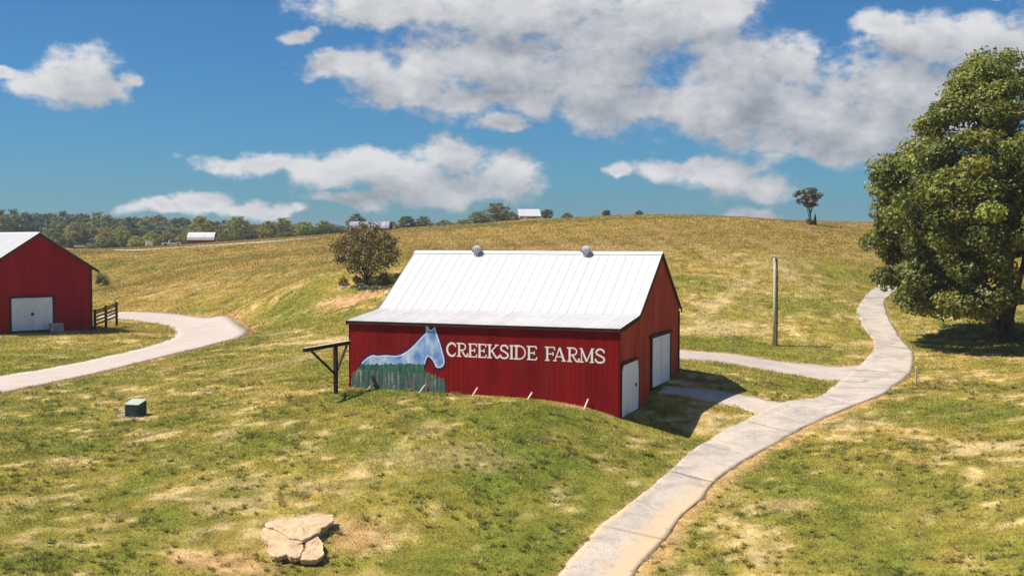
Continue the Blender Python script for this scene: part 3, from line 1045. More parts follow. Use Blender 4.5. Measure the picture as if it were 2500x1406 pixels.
# two round ridge ventilators
def vent_mesh():
    parts = []
    b = MB()
    b.tube([(0, 0, -0.10), (0, 0, 0.16)], [0.17, 0.15], 14)
    parts.append(('vent_base', b.data('vent_base', M['galv'])))
    d_ = MB()
    pr = [(0.14, 0.13), (0.26, 0.20), (0.31, 0.32), (0.29, 0.44), (0.20, 0.54), (0.07, 0.585), (0.012, 0.59)]
    d_.tube([(0, 0, z) for r, z in pr], [r * 0.93 for r, z in pr], 16)
    parts.append(('vent_dome', d_.data('vent_dome', M['galv'], True)))
    for k in range(16):
        a = 2 * math.pi * k / 16
        f_ = MB()
        for (r0, z0), (r1, z1) in zip(pr[:-2], pr[1:-1]):
            a1 = a + 0.12
            f_.add([(r0 * .9 * math.cos(a), r0 * .9 * math.sin(a), z0), (r0 * 1.06 * math.cos(a1), r0 * 1.06 * math.sin(a1), z0),
                    (r1 * 1.06 * math.cos(a1), r1 * 1.06 * math.sin(a1), z1), (r1 * .9 * math.cos(a), r1 * .9 * math.sin(a), z1)], [(0, 1, 2, 3)])
        parts.append(('vent_fin', f_.data('vent_fin', M['galv'])))
    return parts


VP = vent_mesh()
for px in (1167.5, 1433):
    # x along the ridge where the pixel column meets it
    dd = pix(px, 612)
    best = min(np.linspace(-BL, 0, 400), key=lambda x: abs(math.atan2(*barn_xy(x, PROF[4][0])) - math.atan2(dd.x, dd.y)))
    root = link(bpy.data.objects.new('ridge_vent', VP[0][1]), barn)
    root.location = (best, PROF[4][0] - 0.26, PROF[4][1] - 0.17)
    root.scale = (0.88, 0.88, 0.85)
    for nm, me in VP[1:]:
        link(bpy.data.objects.new(nm, me), root)


# painted lettering and mural, thin films of paint proud of the boards
def film(name, poly, y, m, parent, th=0.0015):
    return MB().prism(poly, y, y - th, 'xz').build(name, m, parent)


def arc(cx, cy, rx, ry, a0, a1, n=9):
    return [(cx + rx * math.cos(R(a0 + (a1 - a0) * k / n)), cy + ry * math.sin(R(a0 + (a1 - a0) * k / n))) for k in range(n + 1)]


T, t_ = 0.155, 0.085
GLY = {
    'C': [(arc(.56, .5, .46, .47, 48, 308, 16), T), ([(.84, .88), (.93, .70)], t_), ([(.83, .14), (.93, .27)], t_)],
    'R': [([(.22, .03), (.22, .97)], T), ([(.0, .98), (.45, .98)] + arc(.46, .73, .34, .25, 90, -90, 8) + [(.22, .48)], .10), ([(.46, .47), (.72, .10), (.84, .03), (.97, .06), (1.0, .20), (.90, .22)], .11), ([(.02, .03), (.42, .03)], t_)],
    'E': [([(.22, .03), (.22, .97)], T), ([(.0, .97), (.88, .97), (.93, .78)], t_), ([(.22, .5), (.72, .5)], t_), ([(.72, .64), (.72, .37)], t_), ([(.02, .03), (.88, .03), (.98, .22)], t_)],
    'K': [([(.22, .03), (.22, .97)], T), ([(.0, .97), (.40, .97)], t_), ([(.02, .03), (.42, .03)], t_), ([(.26, .42), (.82, .95)], t_), ([(.66, .96), (.97, .96)], t_), ([(.40, .56), (.72, .10), (.84, .03), (.98, .08), (1.0, .22)], .12)],
    'S': [([(.88, .72), (.83, .86), (.68, .95), (.48, .97), (.26, .91), (.16, .76), (.22, .63), (.44, .54), (.66, .46), (.85, .36), (.91, .22), (.80, .09), (.55, .03), (.30, .05), (.15, .15), (.09, .30)], .125)],
    'I': [([(.5, .03), (.5, .97)], .155), ([(.02, .97), (.98, .97)], t_), ([(.02, .03), (.98, .03)], t_)],
    'D': [([(.20, .03), (.20, .97)], T), ([(.0, .97), (.42, .97)] + arc(.42, .5, .50, .47, 90, -90, 12) + [(.0, .03)], .10)],
    'F': [([(.24, .03), (.24, .97)], T), ([(.0, .97), (.90, .97), (.96, .76)], t_), ([(.24, .50), (.80, .50)], t_), ([(.80, .64), (.80, .37)], t_), ([(.02, .03), (.48, .03)], t_)],
    'A': [([(.14, .03), (.50, .97)], t_), ([(.50, .97), (.86, .03)], T), ([(.26, .32), (.74, .32)], t_), ([(.0, .03), (.28, .03)], t_), ([(.68, .03), (1.0, .03)], t_)],
    'M': [([(.15, .03), (.15, .97)], t_), ([(.15, .97), (.50, .06)], .13), ([(.50, .06), (.86, .97)], t_), ([(.86, .97), (.86, .03)], T), ([(.0, .03), (.30, .03)], t_), ([(.70, .03), (1.0, .03)], t_), ([(.02, .97), (.2, .97)], t_), ([(.82, .97), (1.0, .97)], t_)],
}
lettering = thing('lettering', None, None)
lettering.parent = barn
lettering['label'] = 'white serif lettering reading CREEKSIDE FARMS'
LX = [('C', 55, 205), ('R', 208, 368), ('E', 376, 506), ('E', 512, 642), ('K', 648, 822), ('S', 826, 968), ('I', 976, 1034), ('D', 1040, 1218), ('E', 1225, 1378),
      ('F', 1488, 1640), ('A', 1610, 1795), ('R', 1810, 1988), ('M', 1990, 2205), ('S', 2208, 2370)]
for ch, xl, xr in LX:
    top = lambda x: 155 + (250 - 155) * (x - 55) / 2315
    bot = lambda x: 350 + (458 - 350) * (x - 55) / 2315
    w = lambda x, y: wall_plane(1080 + x / 5.952, 810 + y / 5.952, 0.031)
    (x0, _), (x1, _) = w(xl, top(xl)), w(xr, top(xr))
    z0, z1 = w((xl + xr) / 2, bot((xl + xr) / 2))[1], w((xl + xr) / 2, top((xl + xr) / 2))[1]
    b, hgt = MB(), z1 - z0
    for si, (pts, wd) in enumerate(GLY[ch]):
        P = [Vector((x0 + (x1 - x0) * a, z0 + hgt * c_)) for a, c_ in pts]
        hw = wd * hgt / 2
        Lf, Rt = [], []
        for i, p in enumerate(P):
            d0 = (P[i] - P[i - 1]).normalized() if i else None
            d1 = (P[i + 1] - P[i]).normalized() if i < len(P) - 1 else None
            dd = ((d0 or d1) + (d1 or d0)).normalized()
            nn = Vector((-dd.y, dd.x))
            f_ = min(1.6, 1 / max(0.5, nn.dot(Vector((-(d1 or d0).y, (d1 or d0).x)))))
            Lf.append(p + nn * hw * f_)
            Rt.append(p - nn * hw * f_)
        y0 = -0.0325 - 0.0006 * si
        n = len(P)
        vs = [(q.x, y0, q.y) for q in Lf] + [(q.x, y0, q.y) for q in Rt]
        vs += [(q.x, y0 + 0.004, q.y) for q in Lf] + [(q.x, y0 + 0.004, q.y) for q in Rt]
        fs = [(i, i + 1, n + i + 1, n + i) for i in range(n - 1)]
        fs += [(i, 2 * n + i, 2 * n + i + 1, i + 1) for i in range(n - 1)] + [(n + i, n + i + 1, 3 * n + i + 1, 3 * n + i) for i in range(n - 1)]
        fs += [(0, n, 3 * n, 2 * n), (n - 1, 3 * n - 1, 4 * n - 1, 2 * n - 1)]
        b.add(vs, fs)
    b.build('letter', M['letter'], lettering)

HORSE = [(345, 775), (380, 722), (430, 675), (480, 640), (530, 622), (590, 634), (650, 630), (720, 624), (800, 632), (880, 633), (940, 614), (1000, 580), (1060, 535),
         (1130, 470), (1200, 395), (1250, 342), (1283, 312), (1290, 262), (1284, 222), (1300, 204), (1322, 224), (1345, 258), (1370, 266), (1394, 238), (1410, 220), (1428, 240),
         (1433, 290), (1452, 340), (1477, 410), (1502, 490), (1530, 590), (1548, 660), (1554, 730), (1540, 775), (1502, 805), (1456, 808), (1425, 790), (1410, 745), (1385, 700),
         (1350, 662), (1322, 642), (1302, 665), (1286, 705), (1276, 750), (1252, 778), (1240, 900), (700, 880), (420, 860)]


def zw(x, y, off):
    return wall_plane(820 + x / 5.858, 760 + y / 5.858, off)


def grow(poly, d):
    P = [Vector(p) for p in poly]
    n, out = len(P), []
    ar = sum(P[i].x * P[(i + 1) % n].y - P[(i + 1) % n].x * P[i].y for i in range(n))
    s = -1 if ar > 0 else 1
    for i in range(n):
        d0, d1 = (P[i] - P[i - 1]).normalized(), (P[(i + 1) % n] - P[i]).normalized()
        n0, n1 = Vector((-d0.y, d0.x)), Vector((-d1.y, d1.x))
        nn = (n0 + n1)
        nn = nn.normalized() if nn.length > 0.2 else n0
        out.append(tuple(P[i] + nn * (s * d * min(1.5, 1 / max(0.4, nn.dot(n1))))))
    return out


def seams(n, c):
    sx = n.node('ShaderNodeSeparateXYZ')
    n.l.new(n.node('ShaderNodeTexCoord').outputs['Object'], sx.inputs[0])
    f = n.math('FRACT', n.math('DIVIDE', n.math('ADD', sx.outputs[0], BL), bw))
    e = n.math('ABSOLUTE', n.math('SUBTRACT', f, 0.5))
    return n.mix(n.ramp(e, 0.455, 0.485, 0, 0.55), c, (0.06, 0.03, 0.03))


def paint_mats():
    m, n, b = mat('horse_blue_paint')
    tc = n.node('ShaderNodeTexCoord').outputs['Object']
    v = n.node('ShaderNodeTexVoronoi', feature='F1', voronoi_dimensions='2D')
    sx = n.node('ShaderNodeSeparateXYZ')
    n.l.new(tc, sx.inputs[0])
    cb = n.node('ShaderNodeCombineXYZ')
    n.l.new(sx.outputs[0], cb.inputs[0])
    n.l.new(sx.outputs[2], cb.inputs[1])
    n.l.new(cb.outputs[0], v.inputs['Vector'])
    v.inputs['Scale'].default_value = 1.35
    f = n.math('ADD', n.ramp(v.outputs['Distance'], 0.05, 0.62, -0.15, 0.75), n.ramp(n.noise(tc, 4, 6, 0.6), 0.3, 0.7, -0.3, 0.35))
    c = n.mix(n.ramp(f, 0, 1), (0.11, 0.23, 0.62), (0.66, 0.76, 0.88))
    f2 = n.ramp(n.noise(tc, 1.3, 3), 0.5, 0.65)
    c = n.mix(n.math('MULTIPLY', f2, 0.7), c, (0.26, 0.46, 0.76))
    n.l.new(seams(n, c), b.inputs['Base Color'])
    b.inputs['Roughness'].default_value = 0.75
    M['horse'] = m
    M['horse_rim'] = paint('horse_pale_edge', (0.74, 0.82, 0.90), 0.75, 0.15, 4)
    M['horse_line'] = paint('horse_dark_outline', (0.030, 0.018, 0.09), 0.75, 0.2, 4)
    m, n, b = mat('painted_meadow')
    tc = n.node('ShaderNodeTexCoord').outputs['Object']
    sx = n.node('ShaderNodeSeparateXYZ')
    n.l.new(tc, sx.inputs[0])
    st = n.noise(n.vmath('MULTIPLY', tc, (1, 1, 0.10)), 9, 5, 0.6)
    sp = n.noise(tc, 8, 6, 0.7)
    c = n.mix(n.ramp(st, 0.38, 0.62), (0.020, 0.085, 0.062), (0.12, 0.17, 0.135))
    c = n.mix(n.ramp(n.math('ADD', st, n.math('MULTIPLY', sp, 0.8)), 0.98, 1.12), c, (0.40, 0.42, 0.38))
    wear = n.math('ADD', n.ramp(sp, 0.35, 0.7), n.ramp(n.noise(n.vmath('MULTIPLY', tc, (1, 1, .3)), 2.2, 4), .4, .65, -.4, .3))
    c = n.mix(n.ramp(wear, 0.55, 0.85, 0, 0.75), c, (0.22, 0.09, 0.08))
    n.l.new(seams(n, c), b.inputs['Base Color'])
    b.inputs['Roughness'].default_value = 0.8
    M['meadow'] = m
    m, n, b = mat('painted_hedge')
    tc = n.node('ShaderNodeTexCoord').outputs['Object']
    c = n.mix(n.ramp(n.noise(n.vmath('MULTIPLY', tc, (1, 1, 0.5)), 7, 6, 0.65), 0.35, 0.65), (0.010, 0.060, 0.038), (0.050, 0.20, 0.115))
    n.l.new(seams(n, c), b.inputs['Base Color'])
    b.inputs['Roughness'].default_value = 0.8
    M['hedge'] = m


paint_mats()
mural = thing('mural', None, None)
mural.parent = barn
mural['label'] = 'mural of a pale blue horse standing behind a dark green hedge'
hp = [zw(x, y, 0.033) for x, y in HORSE]
film('horse_outline', grow(hp, 0.085), -0.0325, M['horse_line'], mural, 0.002)
hr = film('horse', hp, -0.0350, M['horse_rim'], mural, 0.002)
film('horse_body', grow(hp, -0.06), -0.0372, M['horse'], hr, 0.002)
film('horse_ear_gap', [zw(*p, 0.04) for p in ((1340, 232), (1356, 240), (1378, 232), (1368, 262), (1350, 262))], -0.0405, M['horse_line'], hr, 0.002)
rr_ = random.Random(8)
md = [(x, 1070 + (x - 225) * .055) for x in range(215, 1600, 60)]
md += [(1590 + rr_.uniform(-35, 12) - (1130 - y) * .12, y) for y in range(1130, 1000, -9)]
md += [(x + rr_.uniform(-8, 8), 985 - (1570 - x) * .36 + rr_.uniform(-38, 30)) for x in range(1570, 1300, -10)]
md += [(1268, 850), (1262, 790)]
md += [(x, 800 + rr_.uniform(-10, 10)) for x in range(1240, 350, -30)]
md += [(x, 815 + (345 - x) * .5 + rr_.uniform(-20, 25)) for x in range(340, 235, -10)] + [(222 + rr_.uniform(-8, 16), y) for y in range(890, 1060, 14)]
film('painted_meadow', [zw(x, y + (60 if y > 1050 else 0), 0.04) for x, y in md], -0.0395, M['meadow'], mural, 0.002)
hd = [(350, 835), (700, 850), (1000, 862), (1255, 880)]
hd += [(x, 755 + rr_.uniform(-22, 14) + (10 if x > 1200 else 0)) for x in range(1265, 345, -18)]
film('painted_hedge', [zw(x, y, 0.04) for x, y in hd], -0.0420, M['hedge'], mural, 0.002)

# ---------------------------------------------------------------- tall red barn at the left edge
qb = thing('barn', 'tall red barn cut by the left edge, white double door in its gable', 'barn', (QX, QY, 0), QANG)


def q_plane(px, py, off=0.03):
    d = pix(px, py)
    t = (-off + np.array((QX, QY)) @ QN) / (d.x * QN[0] + d.y * QN[1])
    return (d.x * t - QX) * QG[0] + (d.y * t - QY) * QG[1], CAMZ + d.z * t


QE, QR = 5.37 + 0.22, 8.36                       # wall plate and ridge heights
SL = (QR - 5.37) / (QW / 2 + 0.36)
q_top = lambda x: QR - SL * abs(x + QW / 2)
qg = lambda x, y: hz(*(np.array((QX, QY)) + QG * x + QN * y))
core = MB()
core.prism([(-QW + .05, -.5), (-.05, -.5), (-.05, q_top(-.05) - .08), (-QW / 2, QR - .1), (-QW + .05, q_top(-.05) - .08)], .05, QL - .05, 'xz')
core.build('wall_frame', M['dark_core'], qb)
a0, zb0 = q_plane(28, 812)
a1, zb1 = q_plane(129.5, 802)
zt = (q_plane(28, 728)[1] + q_plane(129, 725)[1]) / 2
zb_ = (zb0 + zb1) / 2
cuts = [-QW, a0, a1, 0.0]
for a, b in zip(cuts[:-1], cuts[1:]):
    n = max(1, round((b - a) / 0.26))
    for k in range(n):
        x0, x1 = a + (b - a) * k / n + .004, a + (b - a) * (k + 1) / n - .004
        s0 = zt if a == a0 else qg(x0, 0) - .3
        poly = [(x0, s0), (x1, s0), (x1, q_top(x1) - .04)] + ([(-QW / 2, QR - .04)] if x0 < -QW / 2 < x1 else []) + [(x0, q_top(x0) - .04)]
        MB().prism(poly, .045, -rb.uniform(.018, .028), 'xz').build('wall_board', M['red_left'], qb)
for k in range(60):
    y0, y1 = QL * k / 60, QL * (k + 1) / 60
    for sx in (0, 1):
        xo = 0.0 if sx == 0 else -QW
        s_ = 1 if sx == 0 else -1
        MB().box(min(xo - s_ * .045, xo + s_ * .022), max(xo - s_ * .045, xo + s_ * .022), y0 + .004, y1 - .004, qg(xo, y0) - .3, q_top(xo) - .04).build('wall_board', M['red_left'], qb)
MB().box(-.10, .05, -.055, -.030, qg(0, 0) - .3, q_top(0) - .05).build('corner_board', M['dark_wood'], qb)
am = (a0 + a1) / 2
for x0, x1 in ((a0 + .03, am - .008), (am + .008, a1 - .03)):
    dd = MB().box(x0, x1, -.075, -.032, zb_ + .03, zt - .02).build('door', M['white'], qb)
    MB().box(x0 + .05, x1 - .05, -.090, -.075, (zb_ + zt) / 2 - .06, (zb_ + zt) / 2 + .06).build('door_batten', M['white'], dd)
MB().box(am - .10, am + .10, -.14, -.092, (zb_ + zt) / 2 - .10, (zb_ + zt) / 2 + .10).build('door_latch', M['iron'], qb)
fr = MB()
fr.box(a0 - .14, a0 + .01, -.10, -.030, zb_ - .2, zt).box(a1 - .01, a1 + .14, -.10, -.030, zb_ - .2, zt).box(a0 - .14, a1 + .14, -.11, -.030, zt + .002, zt + .15)
fr.build('door_frame', M['dark_wood'], qb)
# roof sheets run from ridge to eave on both slopes
qs = QL / 24
dx = QW / 2 + .36
sl_len = [(-dx, QR - SL * dx), (0, QR)]
me_l = sheet(0.006, qs - .006, [(-dx, -SL * dx), (0, 0)], [0.05, 0.5], .03).data('roof_sheet', M['roof'])
for k in range(-1, 25):
    for side in (0, 1):
        o = link(bpy.data.objects.new('roof_sheet', me_l), qb)
        # sheet local x runs along the ridge (barn +y); its y runs up the slope
        o.rotation_euler = (0, 0, R(90) if side == 1 else R(-90))
        o.location = (-QW / 2, (k * qs if side == 1 else (k + 1) * qs) + .2, QR + .012)
for s_ in (-1, 1):
    MB().prism([(-QW / 2, QR - .22), (-QW / 2 + s_ * dx, QR - SL * dx - .22), (-QW / 2 + s_ * dx, QR - SL * dx - .015), (-QW / 2, QR - .015)], -.80, -.76, 'xz').build('rake_board', M['trim'], qb)
MB().prism([(-QW / 2 - .2, QR - .11), (-QW / 2, QR + .05), (-QW / 2 + .2, QR - .11), (-QW / 2, QR + .03)], -.8, QL + .6, 'xz').build('ridge_cap', M['roof'], qb)

# crate at its door
cr = thing('crate', 'weathered pale box standing at the right foot of the left barn\'s white door', 'box')
qx = np.array((QX, QY)) + QG * (a1 + .05) - QN * .55
cr.location = (qx[0], qx[1], hz(*qx) - .02)
cr.rotation_euler = (0, 0, QANG)
MB().box(-.42, .42, -.3, .3, 0, .62).build('box_body', M['house_grey'], cr)
MB().box(-.46, .46, -.34, .34, .62, .70).build('lid', M['stake'], cr)
for x in (-.40, .40):
    MB().box(x - .04, x + .04, -.325, -.303, .02, .60).build('corner_batten', M['stake'], cr)

# board fence from the barn corner to the lane
p0 = np.array((QX, QY)) + QG * .18 - QN * .05
ge = hit(285, 797)
p1 = np.array((ge.x, ge.y))
fence = thing('board_fence', 'dark wooden board fence between the left barn and the gravel lane', 'fence', (p0[0], p0[1], 0), math.atan2(p1[1] - p0[1], p1[0] - p0[0]))
FLn = float(np.linalg.norm(p1 - p0))
fd = (p1 - p0) / FLn
zt0, zt1 = at_y(222, 757, p0[1]).z, at_y(285, 738.5, p1[1]).z
zr = lambda t, k: (zt0 + (zt1 - zt0) * t) - k
for t in (0.02, 0.5, 1.0):
    q = p0 + fd * FLn * t
    g = hz(*q)
    MB().box(FLn * t - .09, FLn * t + .09, -.09, .09, g - .3, zr(t, 0) + .06).build('post', M['dark_wood'], fence)
for k in (.07, .24, .56, .84, 1.14):
    for t0, t1 in ((0.0, 0.5), (0.5, 1.0)):
        MB().beam((FLn * t0 + .02, -.12, zr(t0, k)), (FLn * t1 - .02, -.12, zr(t1, k)), .035, .13).build('rail', M['dark_wood'], fence)

# ---------------------------------------------------------------- timber T-frame beside the barn
gp = hit(820, 961)
tf = thing('timber_frame', 'dark timber post with a braced crossbeam beside the barn\'s left end', 'post', (gp.x, gp.y, 0), -BANG)
g = hz(gp.x, gp.y)
ztop = at_y(818, 846, gp.y).z
MB().box(-.08, .08, -.08, .08, g - .4, ztop).build('post', M['dark_wood'], tf)
bz = ztop + .08
MB().box(-.08, .08, -2.75, 1.3, bz - .08, bz + .08).build('beam', M['dark_wood'], tf)
MB().box(-.10, .10, -2.75, 1.3, bz + .082, bz + .10).build('cap_board', M['stake'], tf)
MB().beam((.0, -2.1, bz - .12), (0, -.08, ztop - 1.28), .07, .10, up=(1, 0, 0)).build('brace', M['dark_wood'], tf)
MB().beam((.0, 1.05, bz - .12), (0, .08, ztop - 1.20), .07, .10, up=(1, 0, 0)).build('brace', M['dark_wood'], tf)

# short stakes along the foot of the mural wall
STK = [(905, 'short pale stake leaning at the wall foot below the horse\'s rump'), (1030, 'short pale stake leaning at the wall foot below the horse\'s chest'),
       (1159, 'short pale stake leaning at the wall foot, below the first word\'s left half'), (1293, 'short pale stake leaning at the wall foot, below the first word\'s last letter'),
       (1431, 'longest pale stake leaning at the wall foot, nearest the white doors')]
for i, (px, lab) in enumerate(STK):
    lx = wall_plane(px, 960, 0.25)[0]
    x, y = barn_xy(lx, -.30)
    s = MB()
    hh = .30 + (.12 if i == 4 else .03 * (i % 3))
    lean = .16 - .02 * i
    s.beam((-lean * .7, -.16, -.08), (lean * .7, .20, hh), .06, .06)
    o = s.build('stake', M['stake'], None)
    o.location = (x, y, hz(x, y))
    o.rotation_euler = (0, 0, -BANG)
    tag(o, lab, 'stake', 'stakes along the mural wall')

# ---------------------------------------------------------------- utility cabinet on the lawn
gu = hit(322, 1019)
ub = thing('utility_cabinet', 'dark green utility cabinet with a pale sloping lid on the lawn', 'utility box', (gu.x, gu.y, gu.z), R(-14))
MB().box(-.46, .46, -.06, .80, -.12, .05).build('base_pad', M['stone'], ub)
ub.scale = (.88, .88, .9)
bd = MB().prism([(-.02, .06), (.74, .06), (.74, .80), (.02, .64)], -.40, .40, 'yz').build('cabinet_body', M['green_box'], ub)
MB().box(-.36, .36, -.035, .0, .12, .58).build('door_panel', M['green_box'], bd)
MB().box(.22, .30, -.055, -.036, .30, .42).build('latch', M['iron'], bd)
MB().prism([(-.03, .635), (.77, .805), (.77, .85), (-.03, .68)], -.42, .42, 'yz').build('lid', M['green_lid'], ub)
gs = hit(299, 1017)
so = MB().add([(-.25, -.10, -.05), (.28, -.12, -.05), (.22, .2, -.05), (-.2, .16, -.05), (-.2, -.05, .12), (.2, -.08, .16), (.16, .12, .15), (-.14, .1, .10)],
              [(3, 2, 1, 0), (4, 5, 6, 7), (0, 1, 5, 4), (1, 2, 6, 5), (2, 3, 7, 6), (3, 0, 4, 7)]).build('stone', M['concrete_pad'], None)
so.location = gs
tag(so, 'small white stone lying left of the green utility cabinet', 'stone')

# ---------------------------------------------------------------- utility pole, marker stake
gp = hit(1891, 843)
up = thing('utility_pole', 'bare weathered wooden pole standing on the grass right of the barn', 'pole', gp)
ph = at_y(1889, 625, gp.y).z - gp.z
MB().tube([(0, 0, -.5), (0, 0, ph * .5), (-.03, 0, ph)], [.130, .115, .095], 14).build('pole_shaft', M['pole'], up, True)
cdt = MB().tube([(.135, -.10, -.1), (.125, -.10, ph * .5), (.08, -.09, ph * .97)], .048, 8).build('conduit', M['pole_dark'], up)
for k in (.25, .5, .75):
    MB().box(.06, .20, -.165, -.04, ph * k, ph * k + .05).build('clamp', M['iron'], cdt)
MB().box(-.30, .06, -.17, -.10, ph - .12, ph - .03).build('bracket', M['pole'], up)
gm = hit(2237, 936)
mk = thing('marker_stake', 'thin white marker stake in the grass at the right edge of the driveway', 'stake', gm)
mh = at_y(2236, 895, gm.y).z - gm.z
MB().box(-.055, .055, -.03, .03, -.2, mh - .06).build('shaft', M['stake'], mk)
MB().prism([(-.055, mh - .06), (.055, mh - .06), (0, mh)], -.03, .03, 'xz').build('tip', M['letter'], mk)


# ---------------------------------------------------------------- broken flat rock
def rock_mat():
    m, n, b = mat('limestone')
    p = n.node('ShaderNodeNewGeometry').outputs['Position']
    c = n.mix(n.ramp(n.noise(p, 2.2, 8, 0.65), 0.35, 0.65), (0.54, 0.36, 0.20), (0.66, 0.48, 0.30))
    c = n.mix(n.ramp(n.noise(p, 0.9, 6, 0.6, 1.0), 0.50, 0.66, 0, 0.8), c, (0.46, 0.30, 0.17))
    c = n.mix(n.ramp(n.noise(p, 7, 6, 0.7), 0.57, 0.70, 0, 0.75), c, (0.24, 0.16, 0.10))
    n.l.new(c, b.inputs['Base Color'])
    b.inputs['Roughness'].default_value = 0.9
    b.inputs['Specular IOR Level'].default_value = 0.2
    bp = n.node('ShaderNodeBump')
    bp.inputs['Strength'].default_value = 0.7
    bp.inputs['Distance'].default_value = 0.03
    n.l.new(n.noise(p, 6, 10, 0.75), bp.inputs['Height'])
    n.l.new(bp.outputs[0], b.inputs['Normal'])
    return m


M['rock'] = rock_mat()
RK = [([(545, 582), (620, 556), (700, 540), (800, 530), (920, 515), (1050, 490), (1180, 470), (1290, 440), (1400, 455), (1500, 462), (1592, 463), (1588, 510), (1590, 545), (1560, 580), (1500, 615), (1450, 645), (1385, 668), (1372, 740), (1300, 762), (1225, 800), (1118, 846), (1010, 832), (905, 818), (840, 760), (760, 715), (690, 668), (600, 655), (552, 640)], .33),
      ([(545, 655), (620, 668), (690, 682), (755, 728), (838, 775), (900, 832), (1010, 846), (1112, 862), (1118, 888), (1040, 905), (1120, 925), (1140, 970), (1110, 1010), (1085, 1050), (1066, 1104), (1010, 1118), (930, 1110), (880, 1066), (800, 1092), (735, 1104), (680, 1082), (612, 1052), (590, 1010), (586, 900), (600, 870), (540, 850), (492, 822), (480, 745), (500, 690)], .26),
      ([(1130, 915), (1180, 880), (1250, 840), (1335, 800), (1372, 830), (1392, 868), (1430, 912), (1418, 985), (1440, 1050), (1410, 1085), (1370, 1115), (1330, 1140), (1180, 1142), (1092, 1142), (1084, 1090), (1100, 1040), (1135, 1000), (1155, 960)], .24)]
gc = hit(560 + 1000 / 6.22, 1180 + 900 / 6.22)
rock = thing('flat_rock', 'broad cracked slab of tan limestone lying in the lawn', 'rock', (gc.x, gc.y, gc.z))
rk = random.Random(3)
for outline, th in RK:
    P = []
    for x, y in outline:
        d = pix(560 + x / 6.22, 1180 + y / 6.22)
        zt_ = gc.z + th
        for _ in range(8):
            t = (zt_ - CAMZ) / d.z
            zt_ = 0.5 * zt_ + 0.5 * (float(H0(d.x * t, d.y * t)[0]) + th)
        P.append(np.array((d.x * t - gc.x, d.y * t - gc.y)))
    Q = []
    for a, b in zip(P, P[1:] + P[:1]):
        for k in range(4):
            Q.append(a + (b - a) * k / 4)
    Q = np.array(Q)
    Q += (np.stack([fbm(Q[:, 0] * 5, Q[:, 1] * 5, 2, 3), fbm(Q[:, 0] * 5, Q[:, 1] * 5, 9, 3)], 1) - .5) * .07
    ctr = Q.mean(0)
    n = len(Q)
    rings = []
    for s, z in ((0.80, -.35), (0.82, th - .15), (0.965, th - .14), (0.985, th - .10), (0.955, th - .085), (1.0, th - .045), (0.995, th - .015), (0.965, th)):
        q = ctr + (Q - ctr) * s
        q = q + (np.stack([fbm(Q[:, 0] * 9 + z * 7, Q[:, 1] * 9, 4, 2), fbm(Q[:, 0] * 9, Q[:, 1] * 9 + z * 7, 6, 2)], 1) - .5) * .05
        rings.append(np.column_stack([q, np.full(n, z) + (fbm(Q[:, 0] * 4, Q[:, 1] * 4, 13, 2) - .5) * .05]))
    for s in (0.82, 0.6, 0.36, 0.15):
        q = ctr + (Q - ctr) * s
        z = th + (fbm(q[:, 0] * 2.3, q[:, 1] * 2.3, 31, 4) - .5) * .10
        z = z + (np.floor(fbm(q[:, 0] * 1.4, q[:, 1] * 3, 41, 2) * 7) / 7 - .5) * .06
        rings.append(np.column_stack([q, z]))
    V = np.vstack(rings + [np.array([[ctr[0], ctr[1], th]])])
    V[:, 2] += H0(V[:, 0] + gc.x, V[:, 1] + gc.y) - gc.z
    b = MB()
    fs = [(r * n + k, r * n + (k + 1) % n, (r + 1) * n + (k + 1) % n, (r + 1) * n + k) for r in range(len(rings) - 1) for k in range(n)]
    fs += [((len(rings) - 1) * n + k, (len(rings) - 1) * n + (k + 1) % n, len(V) - 1) for k in range(n)]
    b.add(V.tolist(), fs)
    b.build('rock_piece', M['rock'], rock)
ROCKP = np.array([(gc.x - .75, gc.y - .75), (gc.x + .6, gc.y - .75), (gc.x + .7, gc.y + .85), (gc.x - .75, gc.y + .75)])

# ---------------------------------------------------------------- trees


def leaf_cloud(rs, centers, radii, per, size, pal, flat=0.75, cvar=0.25, up=0.5):
    """leaf-sized faces gathered in clumps -> vertices, faces, colours"""
    n = len(centers) * per
    ci = np.repeat(np.arange(len(centers)), per)
    d = rs.normal(size=(n, 3))
    d /= np.linalg.norm(d, axis=1, keepdims=True)
    rad = rs.random(n) ** 0.45
    off = d * (rad * radii[ci])[:, None]
    off[:, 2] *= flat
    c = centers[ci] + off
    nrm = d + rs.normal(size=(n, 3)) * 0.75 + np.array((0, 0, up))
    nrm /= np.linalg.norm(nrm, axis=1, keepdims=True)
    t = np.cross(nrm, rs.normal(size=(n, 3)))
    t /= np.linalg.norm(t, axis=1, keepdims=True)
    b = np.cross(nrm, t)
    s = (size * (0.65 + 0.7 * rs.random(n)))[:, None]
    V = np.stack([c - t * s * .55, c + b * s * .33 + nrm * s * .06, c + t * s * .55, c - b * s * .33 + nrm * s * .06], 1).reshape(-1, 3)
    F = np.arange(n * 4).reshape(n, 4)
    pal = np.array(pal)
    pi = rs.integers(0, len(pal), len(centers))
    cc = pal[pi][ci] * (1 + cvar * rs.normal(size=len(centers)))[ci][:, None].clip(0.5, 1.6)
    mixk = rs.random(n) < 0.25
    cc[mixk] = pal[rs.integers(0, len(pal), mixk.sum())]
    cc = cc * (0.7 + 0.6 * rs.random(n))[:, None]
    return V, F, np.repeat(cc.clip(0.004, 0.8), 4, axis=0)


